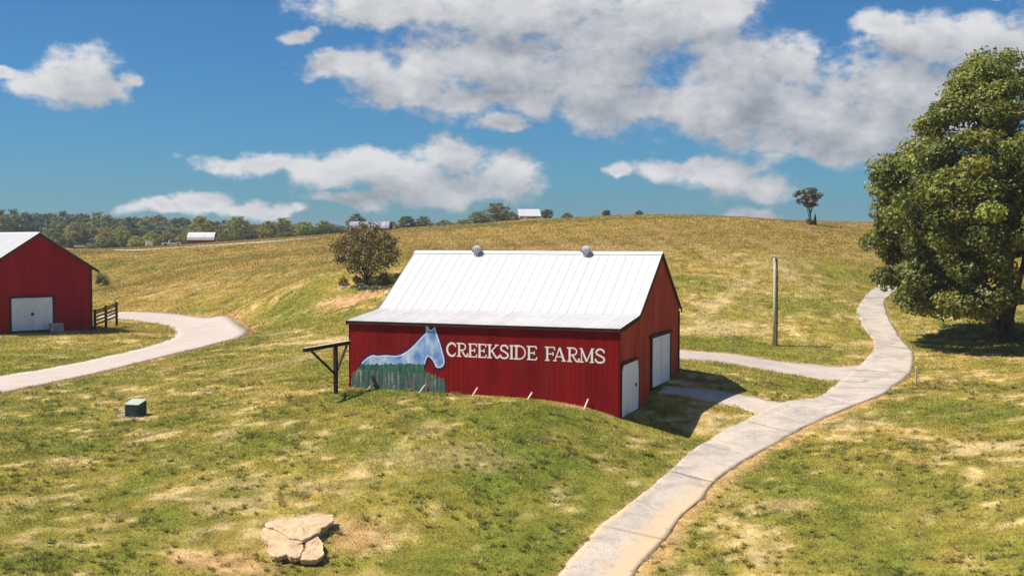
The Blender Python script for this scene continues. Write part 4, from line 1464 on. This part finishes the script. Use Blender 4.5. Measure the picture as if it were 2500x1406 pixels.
def branch(b, p0, p1, r0, r1, rnd, seg=5, wob=0.12, n=7, sag=0.0):
    p0, p1 = Vector(p0), Vector(p1)
    L = (p1 - p0).length
    pts, rad = [], []
    for i in range(seg + 1):
        t = i / seg
        p = p0.lerp(p1, t)
        w = wob * L * math.sin(math.pi * t)
        p += Vector((rnd.uniform(-1, 1), rnd.uniform(-1, 1), rnd.uniform(-.4, .4))) * w * .35
        p.z -= sag * L * math.sin(math.pi * t)
        pts.append(p)
        rad.append(r0 + (r1 - r0) * t)
    b.tube(pts, rad, n)
    return pts


def crown_points(rs, prof, n, shell=0.72, rmin=0.0):
    """clump centres in a crown given as (height, radius) pairs"""
    hs = np.array([p[0] for p in prof])
    rr = np.array([p[1] for p in prof])
    g = np.linspace(hs[0], hs[-1], 200)
    w = np.interp(g, hs, rr) ** 1.3 + 0.03 * rr.max()
    h = rs.choice(g, n, p=w / w.sum()) + rs.normal(size=n) * .1
    a = rs.random(n) * 2 * math.pi
    k = np.where(rs.random(n) < shell, 0.80 + 0.20 * rs.random(n), 0.25 + 0.55 * rs.random(n))
    r = np.interp(h, hs, rr) * k * (1 + 0.05 * np.sin(3 * a + h))
    return np.stack([r * np.cos(a), r * np.sin(a), h], 1)


def tree_proto(seed, prof, nclump, clump_r, per, leaf, pal, trunk_r, limbs=8, shell=.72, flat=.75, lean=(0, 0), trunk_top=0.75, stems=1, up=.5, clear=False):
    """returns (trunk mesh, crown mesh)"""
    rs, rnd = np.random.default_rng(seed), random.Random(seed)
    cen = crown_points(rs, prof, nclump, shell)
    cen[:, 0] += lean[0] * cen[:, 2]
    cen[:, 1] += lean[1] * cen[:, 2]
    if clear:                                   # open below: the trunk shows between the skirts
        cen = cen[~((cen[:, 0] > -1.9) & (cen[:, 0] < 4.5) & (cen[:, 1] < 7) & (cen[:, 2] < 6.5))]
        nclump = len(cen)
    rad = clump_r * (0.7 + 0.6 * rs.random(nclump))
    V, F, col = leaf_cloud(rs, cen, rad, per, leaf, pal, flat, up=up)
    crown = np_mesh('crown', V, F, M['leaf'], col)
    b = MB()
    top = prof[-1][0] * trunk_top
    for s in range(stems):
        a = 2 * math.pi * s / max(stems, 1) + rnd.random()
        e = Vector((lean[0] * top, lean[1] * top, top)) + Vector((math.cos(a), math.sin(a), 0)) * (0.0 if stems == 1 else prof[-1][0] * .28)
        pts = [Vector((0, 0, -.4)), Vector((0, 0, .05)), Vector((0, 0, .5 if trunk_r > .3 else .25))]
        rad_ = [trunk_r * 1.9, trunk_r * 1.45, trunk_r]
        for i in range(1, 7):
            t = i / 6
            p = pts[2].lerp(e, t)
            p += Vector((rnd.uniform(-1, 1), rnd.uniform(-1, 1), 0)) * trunk_r * .5
            pts.append(p)
            rad_.append(trunk_r * (1 - .85 * t) * (1 if stems == 1 else .7))
        b.tube(pts, rad_, 10)
        for k in range(limbs):
            j = rnd.randint(2, 7)
            c = cen[rnd.randrange(nclump)]
            q = Vector(c) * 1.0
            pj = pts[j]
            if q.z < pj.z - .3:
                q.z = pj.z + abs(q.z - pj.z) * .2
            q = pj.lerp(q, .84)
            r0 = rad_[j] * .5
            bp = branch(b, pj, q, r0, r0 * .2, rnd, 5, .14, 6)
            for _ in range(2):
                c2 = Vector(bp[3]).lerp(Vector(cen[np.argmin(((cen - np.array(bp[3]) - rs.normal(size=3) * clump_r * 2) ** 2).sum(1))]), .7)
                branch(b, bp[rnd.randint(2, 4)], c2, r0 * .4, r0 * .12, rnd, 3, .1, 5)
    trunk = b.data('trunk', M['bark'], True)
    return trunk, crown


def place_tree(proto, name, label, cat, base, scale=1.0, rz=0.0, group=None, tint=(1, 1, 1), sxy=1.0):
    t = thing(name, label, cat, base, rz, group)
    t.scale = (scale * sxy, scale * sxy, scale)
    link(bpy.data.objects.new('trunk', proto[0]), t)
    c = link(bpy.data.objects.new('crown', proto[1]), t)
    c.color = tuple(tint) + (1,)
    return t


PG = [(0.16, 0.175, 0.038), (0.185, 0.19, 0.04), (0.125, 0.145, 0.034), (0.23, 0.205, 0.05)]
# big tree at the right
gt = hit(2457, 832)
bigp = tree_proto(11, [(1.9, 4.6), (2.7, 6.9), (4.2, 7.7), (6.3, 8.5), (9, 8.4), (11.5, 7.6), (13.2, 6.3), (15, 5.4), (16.8, 3.9), (18.1, 2.3), (18.9, .8)],
                  640, 1.05, 360, 0.235, [(0.205, 0.208, 0.034), (0.17, 0.182, 0.031), (0.26, 0.24, 0.043), (0.13, 0.148, 0.031)], 0.52, 26, .70, .72, trunk_top=.8, up=.6, clear=True)
BIG = place_tree(bigp, 'broadleaf_tree', 'huge dense green tree at the right edge beside the driveway', 'tree', gt, 1.0, 0.0)
lb = MB()
rnd_ = random.Random(2)
branch(lb, (0.3, -.2, 2.3), (2.3, -1.6, 4.2), .17, .07, rnd_, 5, .1, 8)
lm = lb.build('limb', M['bark'], BIG, True)
lm['label'] = 'low bare limb forking from the trunk'

# small bronze tree behind the barn
gt = hit(895, 693)
s_h = at_y(880, 546, gt.y).z - gt.z
smallp = tree_proto(23, [(s_h * .22, s_h * .30), (s_h * .4, s_h * .54), (s_h * .6, s_h * .58), (s_h * .8, s_h * .46), (s_h * .93, s_h * .28), (s_h, s_h * .08)], 200, .55, 28, .20,
                    [(0.16, 0.125, 0.05), (0.14, 0.14, 0.045), (0.22, 0.11, 0.045), (0.12, 0.13, 0.042)], .13, 9, .55, .8, stems=3, trunk_top=.9)
place_tree(smallp, 'bronze_tree', 'small bronze-leaved tree with forked stems behind the barn roof\'s left end', 'tree', gt, 1.0, .3)
bushp = [tree_proto(40 + i, [(.15, .6), (.5, .85), (.9, .7), (1.2, .3)], 26, .34, 60, .13, PG, .03, 3, .6, .8) for i in range(2)]
for px, py, s, lab, tn in ((838, 697, .55, 'low dry shrub left of the bronze tree\'s foot', (1.3, 1.0, 1.0)), (935, 694, .75, 'low green shrub between the bronze tree and the barn roof', (1.2, 1.25, 1.0)),
                           (250, 697, 1.1, 'lone grey-green bush in the field right of the tall left barn', (.9, .9, 1.3)), (870, 690, .5, 'small shrub against the bronze tree\'s stems', (1.4, 1.1, 1.2))):
    place_tree(bushp[int(s * 10) % 2], 'shrub', lab, 'shrub', hit(px, py), s, s * 9, None, tn)
for px, py, s, lab in ((840, 703, .35, 'leftmost grey stone under the bronze tree'), (885, 704, .5, 'largest grey stone at the bronze tree\'s foot'), (920, 702, .3, 'small grey stone right of the bronze tree\'s foot')):
    g = hit(px, py)
    b = MB()
    r3 = random.Random(px)
    vs = [(math.cos(k * 1.05) * s * r3.uniform(.8, 1.2) * z, math.sin(k * 1.05) * s * .6 * r3.uniform(.8, 1.2) * z, h * s) for z, h in ((1, -.1), (.95, .2), (.6, .42)) for k in range(6)]
    fs = [(r * 6 + k, r * 6 + (k + 1) % 6, r * 6 + 6 + (k + 1) % 6, r * 6 + 6 + k) for r in range(2) for k in range(6)] + [tuple(range(12, 18))]
    o = b.add(vs, fs).build('stone', M['stone'], None)
    o.location = g
    tag(o, lab, 'stone', 'stones under the bronze tree')

# lone wind-bent tree on the hill, with a dead stub beside it
gt = hit(1979, 549)
l_h = at_y(1965, 462, gt.y).z - gt.z
lonep = tree_proto(31, [(l_h * .52, l_h * .12), (l_h * .66, l_h * .30), (l_h * .80, l_h * .38), (l_h * .93, l_h * .26), (l_h, l_h * .08)], 46, .62, 40, .36,
                   [(0.14, 0.125, 0.06), (0.19, 0.16, 0.08), (0.10, 0.10, 0.05)], .17, 12, .6, .62, lean=(-.08, 0), trunk_top=.85)
lone = place_tree(lonep, 'hilltop_tree', 'lone bent thin-crowned tree on the hill\'s right shoulder', 'tree', gt)
b = MB()
b.tube([(.75, 0, -.3), (.72, 0, l_h * .18), (.78, .05, l_h * .30)], [.26, .20, .07], 7)
b.build('dead_stem', M['pole_dark'], lone)
place_tree(bushp[0], 'shrub', 'dark scrub round the foot of the lone hilltop tree', 'shrub', gt + Vector((-.2, -.3, 0)), .8, 1, None, (.7, .7, .8))

# proto set for the far trees
FOR = [tree_proto(60 + i, pr, nc, cr, per, lf, pal, tr, 5, .75, .8) for i, (pr, nc, cr, per, lf, pal, tr) in enumerate([
    ([(1.2, 2.8), (4, 4.3), (8, 4.6), (11, 3.7), (13, 2.2), (14, .7)], 130, 1.35, 34, .72, PG, .22),
    ([(1, 2.6), (4.5, 3.7), (8.5, 4.0), (11.5, 3.4), (13.3, 2.2), (14, .9)], 120, 1.25, 34, .70, PG, .2),
    ([(1, 2.4), (5.5, 3.4), (8.5, 3.6), (11.8, 2.8), (13.5, 1.4), (14, .4)], 120, 1.2, 34, .68, PG, .2),
    ([(.6, 4.6), (3, 6.3), (6, 6.6), (9, 5.6), (12, 3.6), (14, 1.0)], 130, 1.7, 24, .9, PG, .25),
])]
WOODCOL = {0: 'grey-green', 1: 'olive-green', 2: 'blue-green'}
WOODROW = ('tall %s tree, back row of the far wood', 'tall %s tree, middle of the far wood', '%s tree, front edge of the far wood')
WOODBIN = ((95, 'above the left barn\'s roof'), (235, 'right of the left barn\'s ridge'), (395, 'behind the yellow bushes'), (540, 'behind the round-roofed barn'), (900, 'right of the round-roofed barn'))
WTINT = {0: [(.95, .95, 1.9), (1.05, 1.05, 2.1)], 1: [(1.35, 1.15, 1.1), (1.15, 1.0, 1.2), (1.3, 1.2, 1.2)], 2: [(.65, .8, 2.0), (.55, .68, 1.9)]}  # distance haze mixed into the crown colours as extra blue
rw = random.Random(77)
TOPS = [(-120, 508), (-40, 512), (30, 512), (70, 520), (120, 516), (165, 522), (230, 522), (300, 528), (370, 527), (430, 538), (490, 534), (560, 532), (620, 542), (690, 540), (760, 546), (830, 548)]


def top_at(px):
    return float(np.interp(px, [t[0] for t in TOPS], [t[1] for t in TOPS]))


def far_tree(name, lab, cat, px, top, Y, proto, tint, group=None, width=None, base_drop=0.0):
    p = pix(px, 590)
    x = p.x * Y / p.y
    g = hz(x, Y) - base_drop
    zt_ = at_y(px, top, Y).z
    k = max(zt_ - g, 1.0) / 14.0
    sxy = 1.0
    if width:
        w0 = max(abs(v.co.x) for v in FOR[proto][1].vertices) * 2 * k
        sxy = (width / FPX * Y) / w0
    return place_tree(FOR[proto], name, lab, cat, (x, Y, g), k, rw.uniform(0, 6.28), group, tint, sxy)


for row, (Y0, dy, drop) in enumerate(((455, 25, 0), (425, 12, 9), (402, 10, 20))):
    px = -190 + row * 9
    while px < (840 if row == 0 else 640 if row == 1 else 470):
        k = rw.choice((0, 0, 1, 2) if row < 2 else (0, 1, 2, 2))
        tn = rw.choice(WTINT[k])
        far_tree('woodland_tree', WOODROW[row] % WOODCOL[k] + ', ' + next(t for lim, t in WOODBIN if px < lim), 'tree', px + rw.uniform(-7, 7), top_at(px) + drop + rw.uniform(-5, 9), Y0 + rw.uniform(-dy, dy), rw.choice((0, 1, 2, 3)), tn, 'trees of the far wood', rw.uniform(58, 84))
        px += rw.uniform(24, 36)

SINGLE = [  # px, top, Y, width, proto, tint, name, label
    (128, 560, 345, 80, 3, (1.2, 1.25, 1.5), 'bushy_tree', 'pale grey-green bushy tree just right of the tall barn\'s ridge'),
    (180, 566, 350, 46, 0, (1.35, 1.2, 1.9), 'bushy_tree', 'narrow pale grey tree right of the tall barn\'s roof'),
    (222, 594, 340, 46, 3, (1.3, 1.35, 1.1), 'bush', 'low green bush below the narrow pale grey tree'),
    (258, 557, 348, 56, 3, (2.0, 1.5, 1.2), 'bushy_tree', 'tan-tinged bushy tree, left one of the yellowing pair before the wood'),
    (297, 553, 352, 62, 3, (1.8, 1.75, 1.0), 'bushy_tree', 'yellow-green bushy tree, right one of the yellowing pair before the wood'),
    (262, 578, 340, 70, 3, (.95, .95, 1.2), 'bush', 'dark green bush in front of the yellowing pair of trees'),
    (335, 577, 335, 56, 3, (2.1, 2.0, .8), 'bush', 'bright yellow-green bush, lower left of the bright pair left of the white truck'),
    (372, 566, 342, 62, 3, (1.95, 1.9, .8), 'bushy_tree', 'bright yellow-green round tree just left of the white truck'),
    (492, 531, 375, 78, 3, (1.5, 1.35, 1.0), 'bushy_tree', 'olive tree rising behind the small round-roofed barn'),
    (545, 571, 318, 44, 3, (1.1, 1.0, 1.0), 'bush', 'round olive bush at the right end of the small round-roofed barn'),
    (582, 530, 335, 80, 3, (1.25, 1.2, .9), 'bushy_tree', 'large yellow-green tree right of the small round-roofed barn'),
    (596, 556, 322, 60, 3, (.75, .8, 1.2), 'bush', 'dark bush at the foot of the large yellow-green tree'),
    (655, 541, 318, 60, 3, (1.6, 1.4, 1.2), 'bushy_tree', 'pale olive tree, left one in the hedge line before the bronze tree'),
    (690, 533, 322, 64, 3, (1.35, 1.3, 1.1), 'bushy_tree', 'taller olive tree, second in the hedge line before the bronze tree'),
    (748, 543, 312, 70, 3, (1.5, 1.55, .9), 'bush', 'yellow-green thicket, third in the hedge line before the bronze tree'),
    (790, 540, 312, 60, 3, (1.1, 1.15, 1.0), 'bush', 'green thicket in the hedge line, just left of the bronze tree'),
    (700, 566, 300, 70, 3, (.9, .95, 1.2), 'bush', 'low dark hedge bush below the pale olive tree'),
    (872, 523, 300, 60, 3, (.95, .85, 1.1), 'bushy_tree', 'dark tree rising above the bronze tree'),
    (958, 541, 300, 34, 3, (1.4, 1.3, 1.1), 'bush', 'small olive bush right of the grey-roofed shed'),
    (993, 529, 318, 36, 1, (.8, .85, 1.2), 'bushy_tree', 'narrow dark tree, left of the pair on the skyline above the barn\'s left roof end'),
    (1033, 529, 318, 48, 3, (.8, .85, 1.2), 'bushy_tree', 'broad dark tree, right of the pair on the skyline above the barn\'s left roof end'),
    (1085, 538, 318, 44, 3, (1.0, 1.0, 1.1), 'bush', 'low bush on the skyline between the dark pair and the big skyline tree'),
    (1128, 537, 320, 48, 3, (1.1, 1.05, 1.1), 'bush', 'low green bush at the left foot of the big skyline tree'),
    (1165, 518, 322, 54, 3, (1.15, 1.1, 1.0), 'bushy_tree', 'middle-sized tree joined to the left of the big skyline tree'),
    (1212, 497, 326, 78, 3, (.85, .85, 1.0), 'bushy_tree', 'big dark rounded tree on the skyline left of the white-roofed house'),
    (1250, 518, 322, 34, 3, (1.25, .95, 1.0), 'bush', 'brownish bush touching the left wall of the white-roofed house'),
    (1335, 512, 345, 36, 1, (.7, .75, 1.3), 'bushy_tree', 'thin tree behind the right gable of the white-roofed house'),
    (1384, 520, 300, 36, 3, (.8, .8, 1.1), 'bush', 'low bush peeping over the hill right of the white-roofed house'),
    (1480, 511, 280, 24, 2, (.7, .72, 1.2), 'bushy_tree', 'tiny thin tree on the crest midway between house and hilltop'),
    (1560, 514, 222, 24, 3, (.45, .5, .8), 'bush', 'small dark bush alone on the top of the hill'),
    (2042, 549, 330, 50, 3, (.8, .75, 1.1), 'bush', 'low dark thicket beyond the hill, left of the big tree'),
    (2085, 548, 330, 56, 3, (.9, .9, 1.2), 'bush', 'low green thicket beyond the hill, touching the big tree\'s outline'),
    (2130, 549, 330, 56, 3, (.8, .8, 1.2), 'bush', 'low thicket seen through the big tree\'s left edge'),
]
for px, top, Y, wd, pr, tn, nm, lab in SINGLE:
    far_tree(nm, lab, 'bush' if nm == 'bush' else 'tree', px, top, Y, pr, tn, None, wd * (1.3 if 950 < px < 1260 else 1), .9 if 950 < px < 1260 else 0)
# trees beyond the big tree's trunk
for px, top, Y, lab in ((2480, 690, 118, 'sunlit bush behind the big tree\'s trunk'), (2330, 715, 112, 'pale green bush under the big tree\'s left skirt')):
    place_tree(FOR[3], 'bush', lab, 'bush', hit(px, 735), .13, px, None, (2.0, 1.9, 1.1))

# ---------------------------------------------------------------- far buildings and vehicles


def farm(name, label, cat, pxl, pxr, top, base, Y, roof_prof, wall_h, mats, rz=0.0, depth=6.0):
    """small far building: long side to the camera; roof profile as (depth fraction, height fraction)"""
    a, b = at_y(pxl, base, Y), at_y(pxr, base, Y)
    zt_ = at_y(pxl, top, Y).z
    zb = min(hz(a.x, Y), a.z) - .3
    t = thing(name, label, cat, (a.x, Y, 0), rz)
    L = (b.x - a.x)
    zw_ = a.z + wall_h
    pts = [(f * depth, zw_ + (zt_ - zw_) * h) for f, h in roof_prof]
    MB().prism([(0, zb), (depth, zb), (depth, zw_)] + [(y, z - .06) for y, z in pts[-2:0:-1]] + [(0, zw_)], .1, L - .1, 'yz').build('wall', mats[0], t)
    k = 10
    for i in range(k):
        sb = MB()
        for (y0, z0), (y1, z1) in zip(pts[:-1], pts[1:]):
            sb.prism([(y0, z0), (y1, z1), (y1, z1 + .07), (y0, z0 + .07)], L * i / k + .02 - .1 * (i == 0), L * (i + 1) / k - .02, 'yz')
        sb.build('roof_sheet', mats[1], t)
    return t, L, zb, zw_, a


qt = [(math.sin(R(k)) * .5 if k < 90 else 1 - math.sin(R(180 - k)) * .5, 0) for k in ()]
round_prof = [(.5 - .5 * math.cos(R(k)), math.sin(R(k))) for k in range(0, 181, 20)]
t, L, zb, zw_, a = farm('barn', 'small far barn with a rounded white roof and red walls before the wood', 'barn', 457, 522, 567.5, 593, 320, round_prof, .75, (M['red'], M['roof_low']), R(6), 7.5)
MB().box(L * .3, L * .3 + 1.6, -.05, -.005, zb, zw_ - .1).build('door', M['dark_wood'], t)
t, L, zb, zw_, a = farm('house', 'white-roofed pale house on the skyline behind the hill', 'house', 1268, 1322, 510.5, 540, 332, [(0, 0), (.5, 1), (1, 0)], 1.4, (M['house_grey'], M['roof']), R(8), 6.5)
MB().box(L * .2, L * .2 + .9, -.05, -.004, zb, zw_ - .2).build('door', M['white'], t)
MB().box(L * .6, L * .6 + .9, -.05, -.004, zw_ - 1.2, zw_ - .3).build('window', M['glass'], t)
MB().box(L - .35, L + .02, 2.2, 3.4, zw_ - 1.0, zw_ + .4).build('window', M['glass'], t)
t, L, zb, zw_, a = farm('shed', 'red shed with a rounded grey metal roof half hidden by the bronze tree', 'shed', 852, 950, 541, 574, 268, round_prof, 1.5, (M['red'], M['grey_roof']), 0, 8)
MB().box(L * .4, L * .4 + 2.2, -.05, -.004, zb, zw_ - .1).build('door', M['white'], t)


def truck(px, py, Y, lab):
    p = at_y(px, py, Y)
    t = thing('pickup_truck', lab, 'truck', (p.x, Y, hz(p.x, Y)), R(200))
    MB().prism([(-1.0, .45), (-.95, .9), (.35, .95), (.35, .45)], -2.6, -1.0, 'yz').build('hood', M['car_white'], t)
    body = MB().box(-2.6, 2.6, -.95, .95, .45, 1.05).build('body', M['car_white'], t)
    cab = MB().prism([(-1.5, 1.05), (-.9, 1.8), (.5, 1.82), (.9, 1.05)], -.85, .85, 'xz').build('cab', M['car_white'], t)
    MB().prism([(-1.3, 1.15), (-.85, 1.7), (.45, 1.7), (.7, 1.15)], -.875, -.855, 'xz').build('window', M['glass'], cab)
    MB().prism([(-1.3, 1.15), (-.85, 1.7), (.45, 1.7), (.7, 1.15)], .855, .875, 'xz').build('window', M['glass'], cab)
    for x in (-1.7, 1.7):
        for y in (-.9, .9):
            MB().tube([(x, y - .12, .4), (x, y + .12, .4)], .4, 12).build('wheel', M['tyre'], t)
    bpy.data.objects.remove([c for c in t.children if c.name.startswith('hood')][0])
    for s_ in (-.6, .6):
        MB().box(-2.63, -2.602, s_ - .18, s_ + .18, .75, .92).build('headlight', M['glass'], t)


truck(419, 594, 328, 'white pickup truck parked left of the small round-roofed barn')
p = at_y(364, 597, 330)
t = thing('stock_trailer', 'small white trailer at the foot of the bright yellow-green bushes', 'trailer', (p.x, 330, hz(p.x, 330)), R(20))
MB().prism([(-1.0, .4), (1.0, .4), (.95, 1.7), (-.6, 1.9), (-1.0, 1.5)], -.7, .7, 'xz').build('body', M['car_white'], t)
for y in (-.75, .75):
    MB().tube([(0, y - .1, .32), (0, y + .1, .32)], .32, 10).build('wheel', M['tyre'], t)
MB().box(1.0, 2.0, -.05, .05, .4, .48).build('tow_bar', M['iron'], t)
p = at_y(193, 608, 325)
t = thing('feed_trough', 'tiny white trough in the far field right of the tall barn', 'trough', (p.x, 325, hz(p.x, 325)), R(5))
MB().prism([(-1.2, .5), (1.2, .5), (1.3, 1.0), (-1.3, 1.0)], -.5, .5, 'xz').build('tank', M['car_white'], t)
for x in (-.9, .9):
    MB().box(x - .1, x + .1, -.4, .4, -.1, .498).build('leg', M['iron'], t)

# ---------------------------------------------------------------- grass


def build_grass():
    rs = np.random.default_rng(4)
    Vs, Cs = [], []
    HY = [24, 36, 50, 80, 150, 300]
    for (y0, y1, n) in ((24, 48, 390000), (48, 80, 320000), (80, 150, 260000), (150, 300, 170000), (25, 62, 0)):
        if n:
            u = rs.random(n)
            y = 1 / (1 / y0 + u * (1 / y1 - 1 / y0)) if y0 > 40 else y0 + (y1 - y0) * u
            x = (rs.random(n) - .5) * 2 * (y * .47 + 7)
            grow_ = np.ones(n)
        else:                                    # separate coarser tufts and weeds in the near pasture
            m = 6500
            ty = 1 / (1 / y0 + rs.random(m) * (1 / y1 - 1 / y0))
            tx = (rs.random(m) - .5) * 2 * (ty * .47 + 6)
            k = rs.random(m) < sstep(fbm(tx / 3.0, ty / 3.0, 131, 3), 0.34, 0.62)
            tx, ty = tx[k], ty[k]
            tr = 0.05 + 0.13 * rs.random(len(tx)) ** 2
            x, y = np.repeat(tx, 26), np.repeat(ty, 26)
            rr_ = np.repeat(tr, 26) * np.sqrt(rs.random(len(x)))
            aa = rs.random(len(x)) * 6.283
            x, y = x + rr_ * np.cos(aa), y + rr_ * np.sin(aa)
            grow_ = np.repeat(1.2 + 1.5 * rs.random(len(tx)), 26)
            tcol = np.repeat(np.array([(0.17, 0.20, 0.034), (0.22, 0.23, 0.04), (0.14, 0.175, 0.036), (0.46, 0.37, 0.17)])[rs.integers(0, 4, len(tx))], 26, axis=0)
        h0, h1, w = np.interp(y, HY, [.028, .034, .044, .062, .10, .10]), np.interp(y, HY, [.075, .085, .11, .16, .26, .26]), np.interp(y, HY, [.026, .030, .036, .052, .09, .20])
        keep = np.ones(len(x), bool)
        jx, jy = x + (fbm(x / .45, y / .45, 141, 3) - .5) * .55, y + (fbm(x / .45, y / .45, 147, 3) - .5) * .55
        for p in THIN:
            keep &= ~inside(p, jx, jy)
        for p in (B_FOOT, Q_FOOT, ROCKP):
            keep &= ~inside(p, x, y)
        x, y, grow_, h0, h1, w = [q[keep] for q in (x, y, grow_, h0, h1, w)]
        c = pasture(x, y)
        bare = sstep(c[:, 0], 0.46, 0.62)
        if not n:
            tcol = tcol[keep]
            c = c * .35 + tcol * .65
        k = rs.random(len(x)) > bare * .75       # thin where it is bare
        x, y, c, grow_, h0, h1, w = [q[k] for q in (x, y, c, grow_, h0, h1, w)]
        n = len(x)
        z = H(x, y)
        tall = (0.5 + 1.0 * fbm(x / 1.1, y / 1.1, 91, 3)) * grow_
        h = (h0 + (h1 - h0) * rs.random(n) ** 1.5) * tall
        a, a2 = rs.random(n) * 6.283, rs.random(n) * 6.283
        lean = h * (0.4 + 1.2 * rs.random(n))
        ww = w * (0.6 + 0.8 * rs.random(n)) * grow_ ** .3
        B = np.stack([x, y, z - .01], 1)
        s = np.stack([np.cos(a), np.sin(a), 0 * a], 1) * ww[:, None] / 2
        tip = B + np.stack([np.cos(a2) * lean, np.sin(a2) * lean, h], 1)
        Vs.append(np.stack([B - s, B + s, tip], 1).reshape(-1, 3))
        cc = c * (0.75 + 0.6 * rs.random(n))[:, None]
        straw = rs.random(n) < 0.10
        cc[straw] = np.array((0.66, 0.55, 0.33)) * (0.7 + .5 * rs.random(straw.sum()))[:, None]
        dk = rs.random(n) < 0.12
        cc[dk] = cc[dk] * np.array((.55, .62, .5))
        Cs.append(np.repeat(cc.clip(0.01, .8), 3, axis=0))
    V, Cc = np.vstack(Vs), np.vstack(Cs)
    F = np.arange(len(V)).reshape(-1, 3)
    o = bpy.data.objects.new('grass', np_mesh('grass', V, F, M['grass'], Cc))
    link(o)
    tag(o, 'short dry and green grass covering the pasture', 'grass', None, 'stuff')


build_grass()


# ---------------------------------------------------------------- air
hz_m = bpy.data.materials.new('air')
hz_m.use_nodes = True
hn = NT(hz_m.node_tree)
hn.n.remove(hn.n['Principled BSDF'])
pv = hn.node('ShaderNodeVolumePrincipled')
pv.inputs['Color'].default_value = (0.86, 0.92, 1.0, 1)
pv.inputs['Density'].default_value = 0.00024
pv.inputs['Anisotropy'].default_value = 0.2
hn.l.new(pv.outputs[0], hn.n['Material Output'].inputs['Volume'])
haze = MB().box(-960, 960, -260, 1460, -8, 27).build('haze', hz_m)
haze['kind'] = 'stuff'
haze['label'] = 'thin pale haze over the fields'
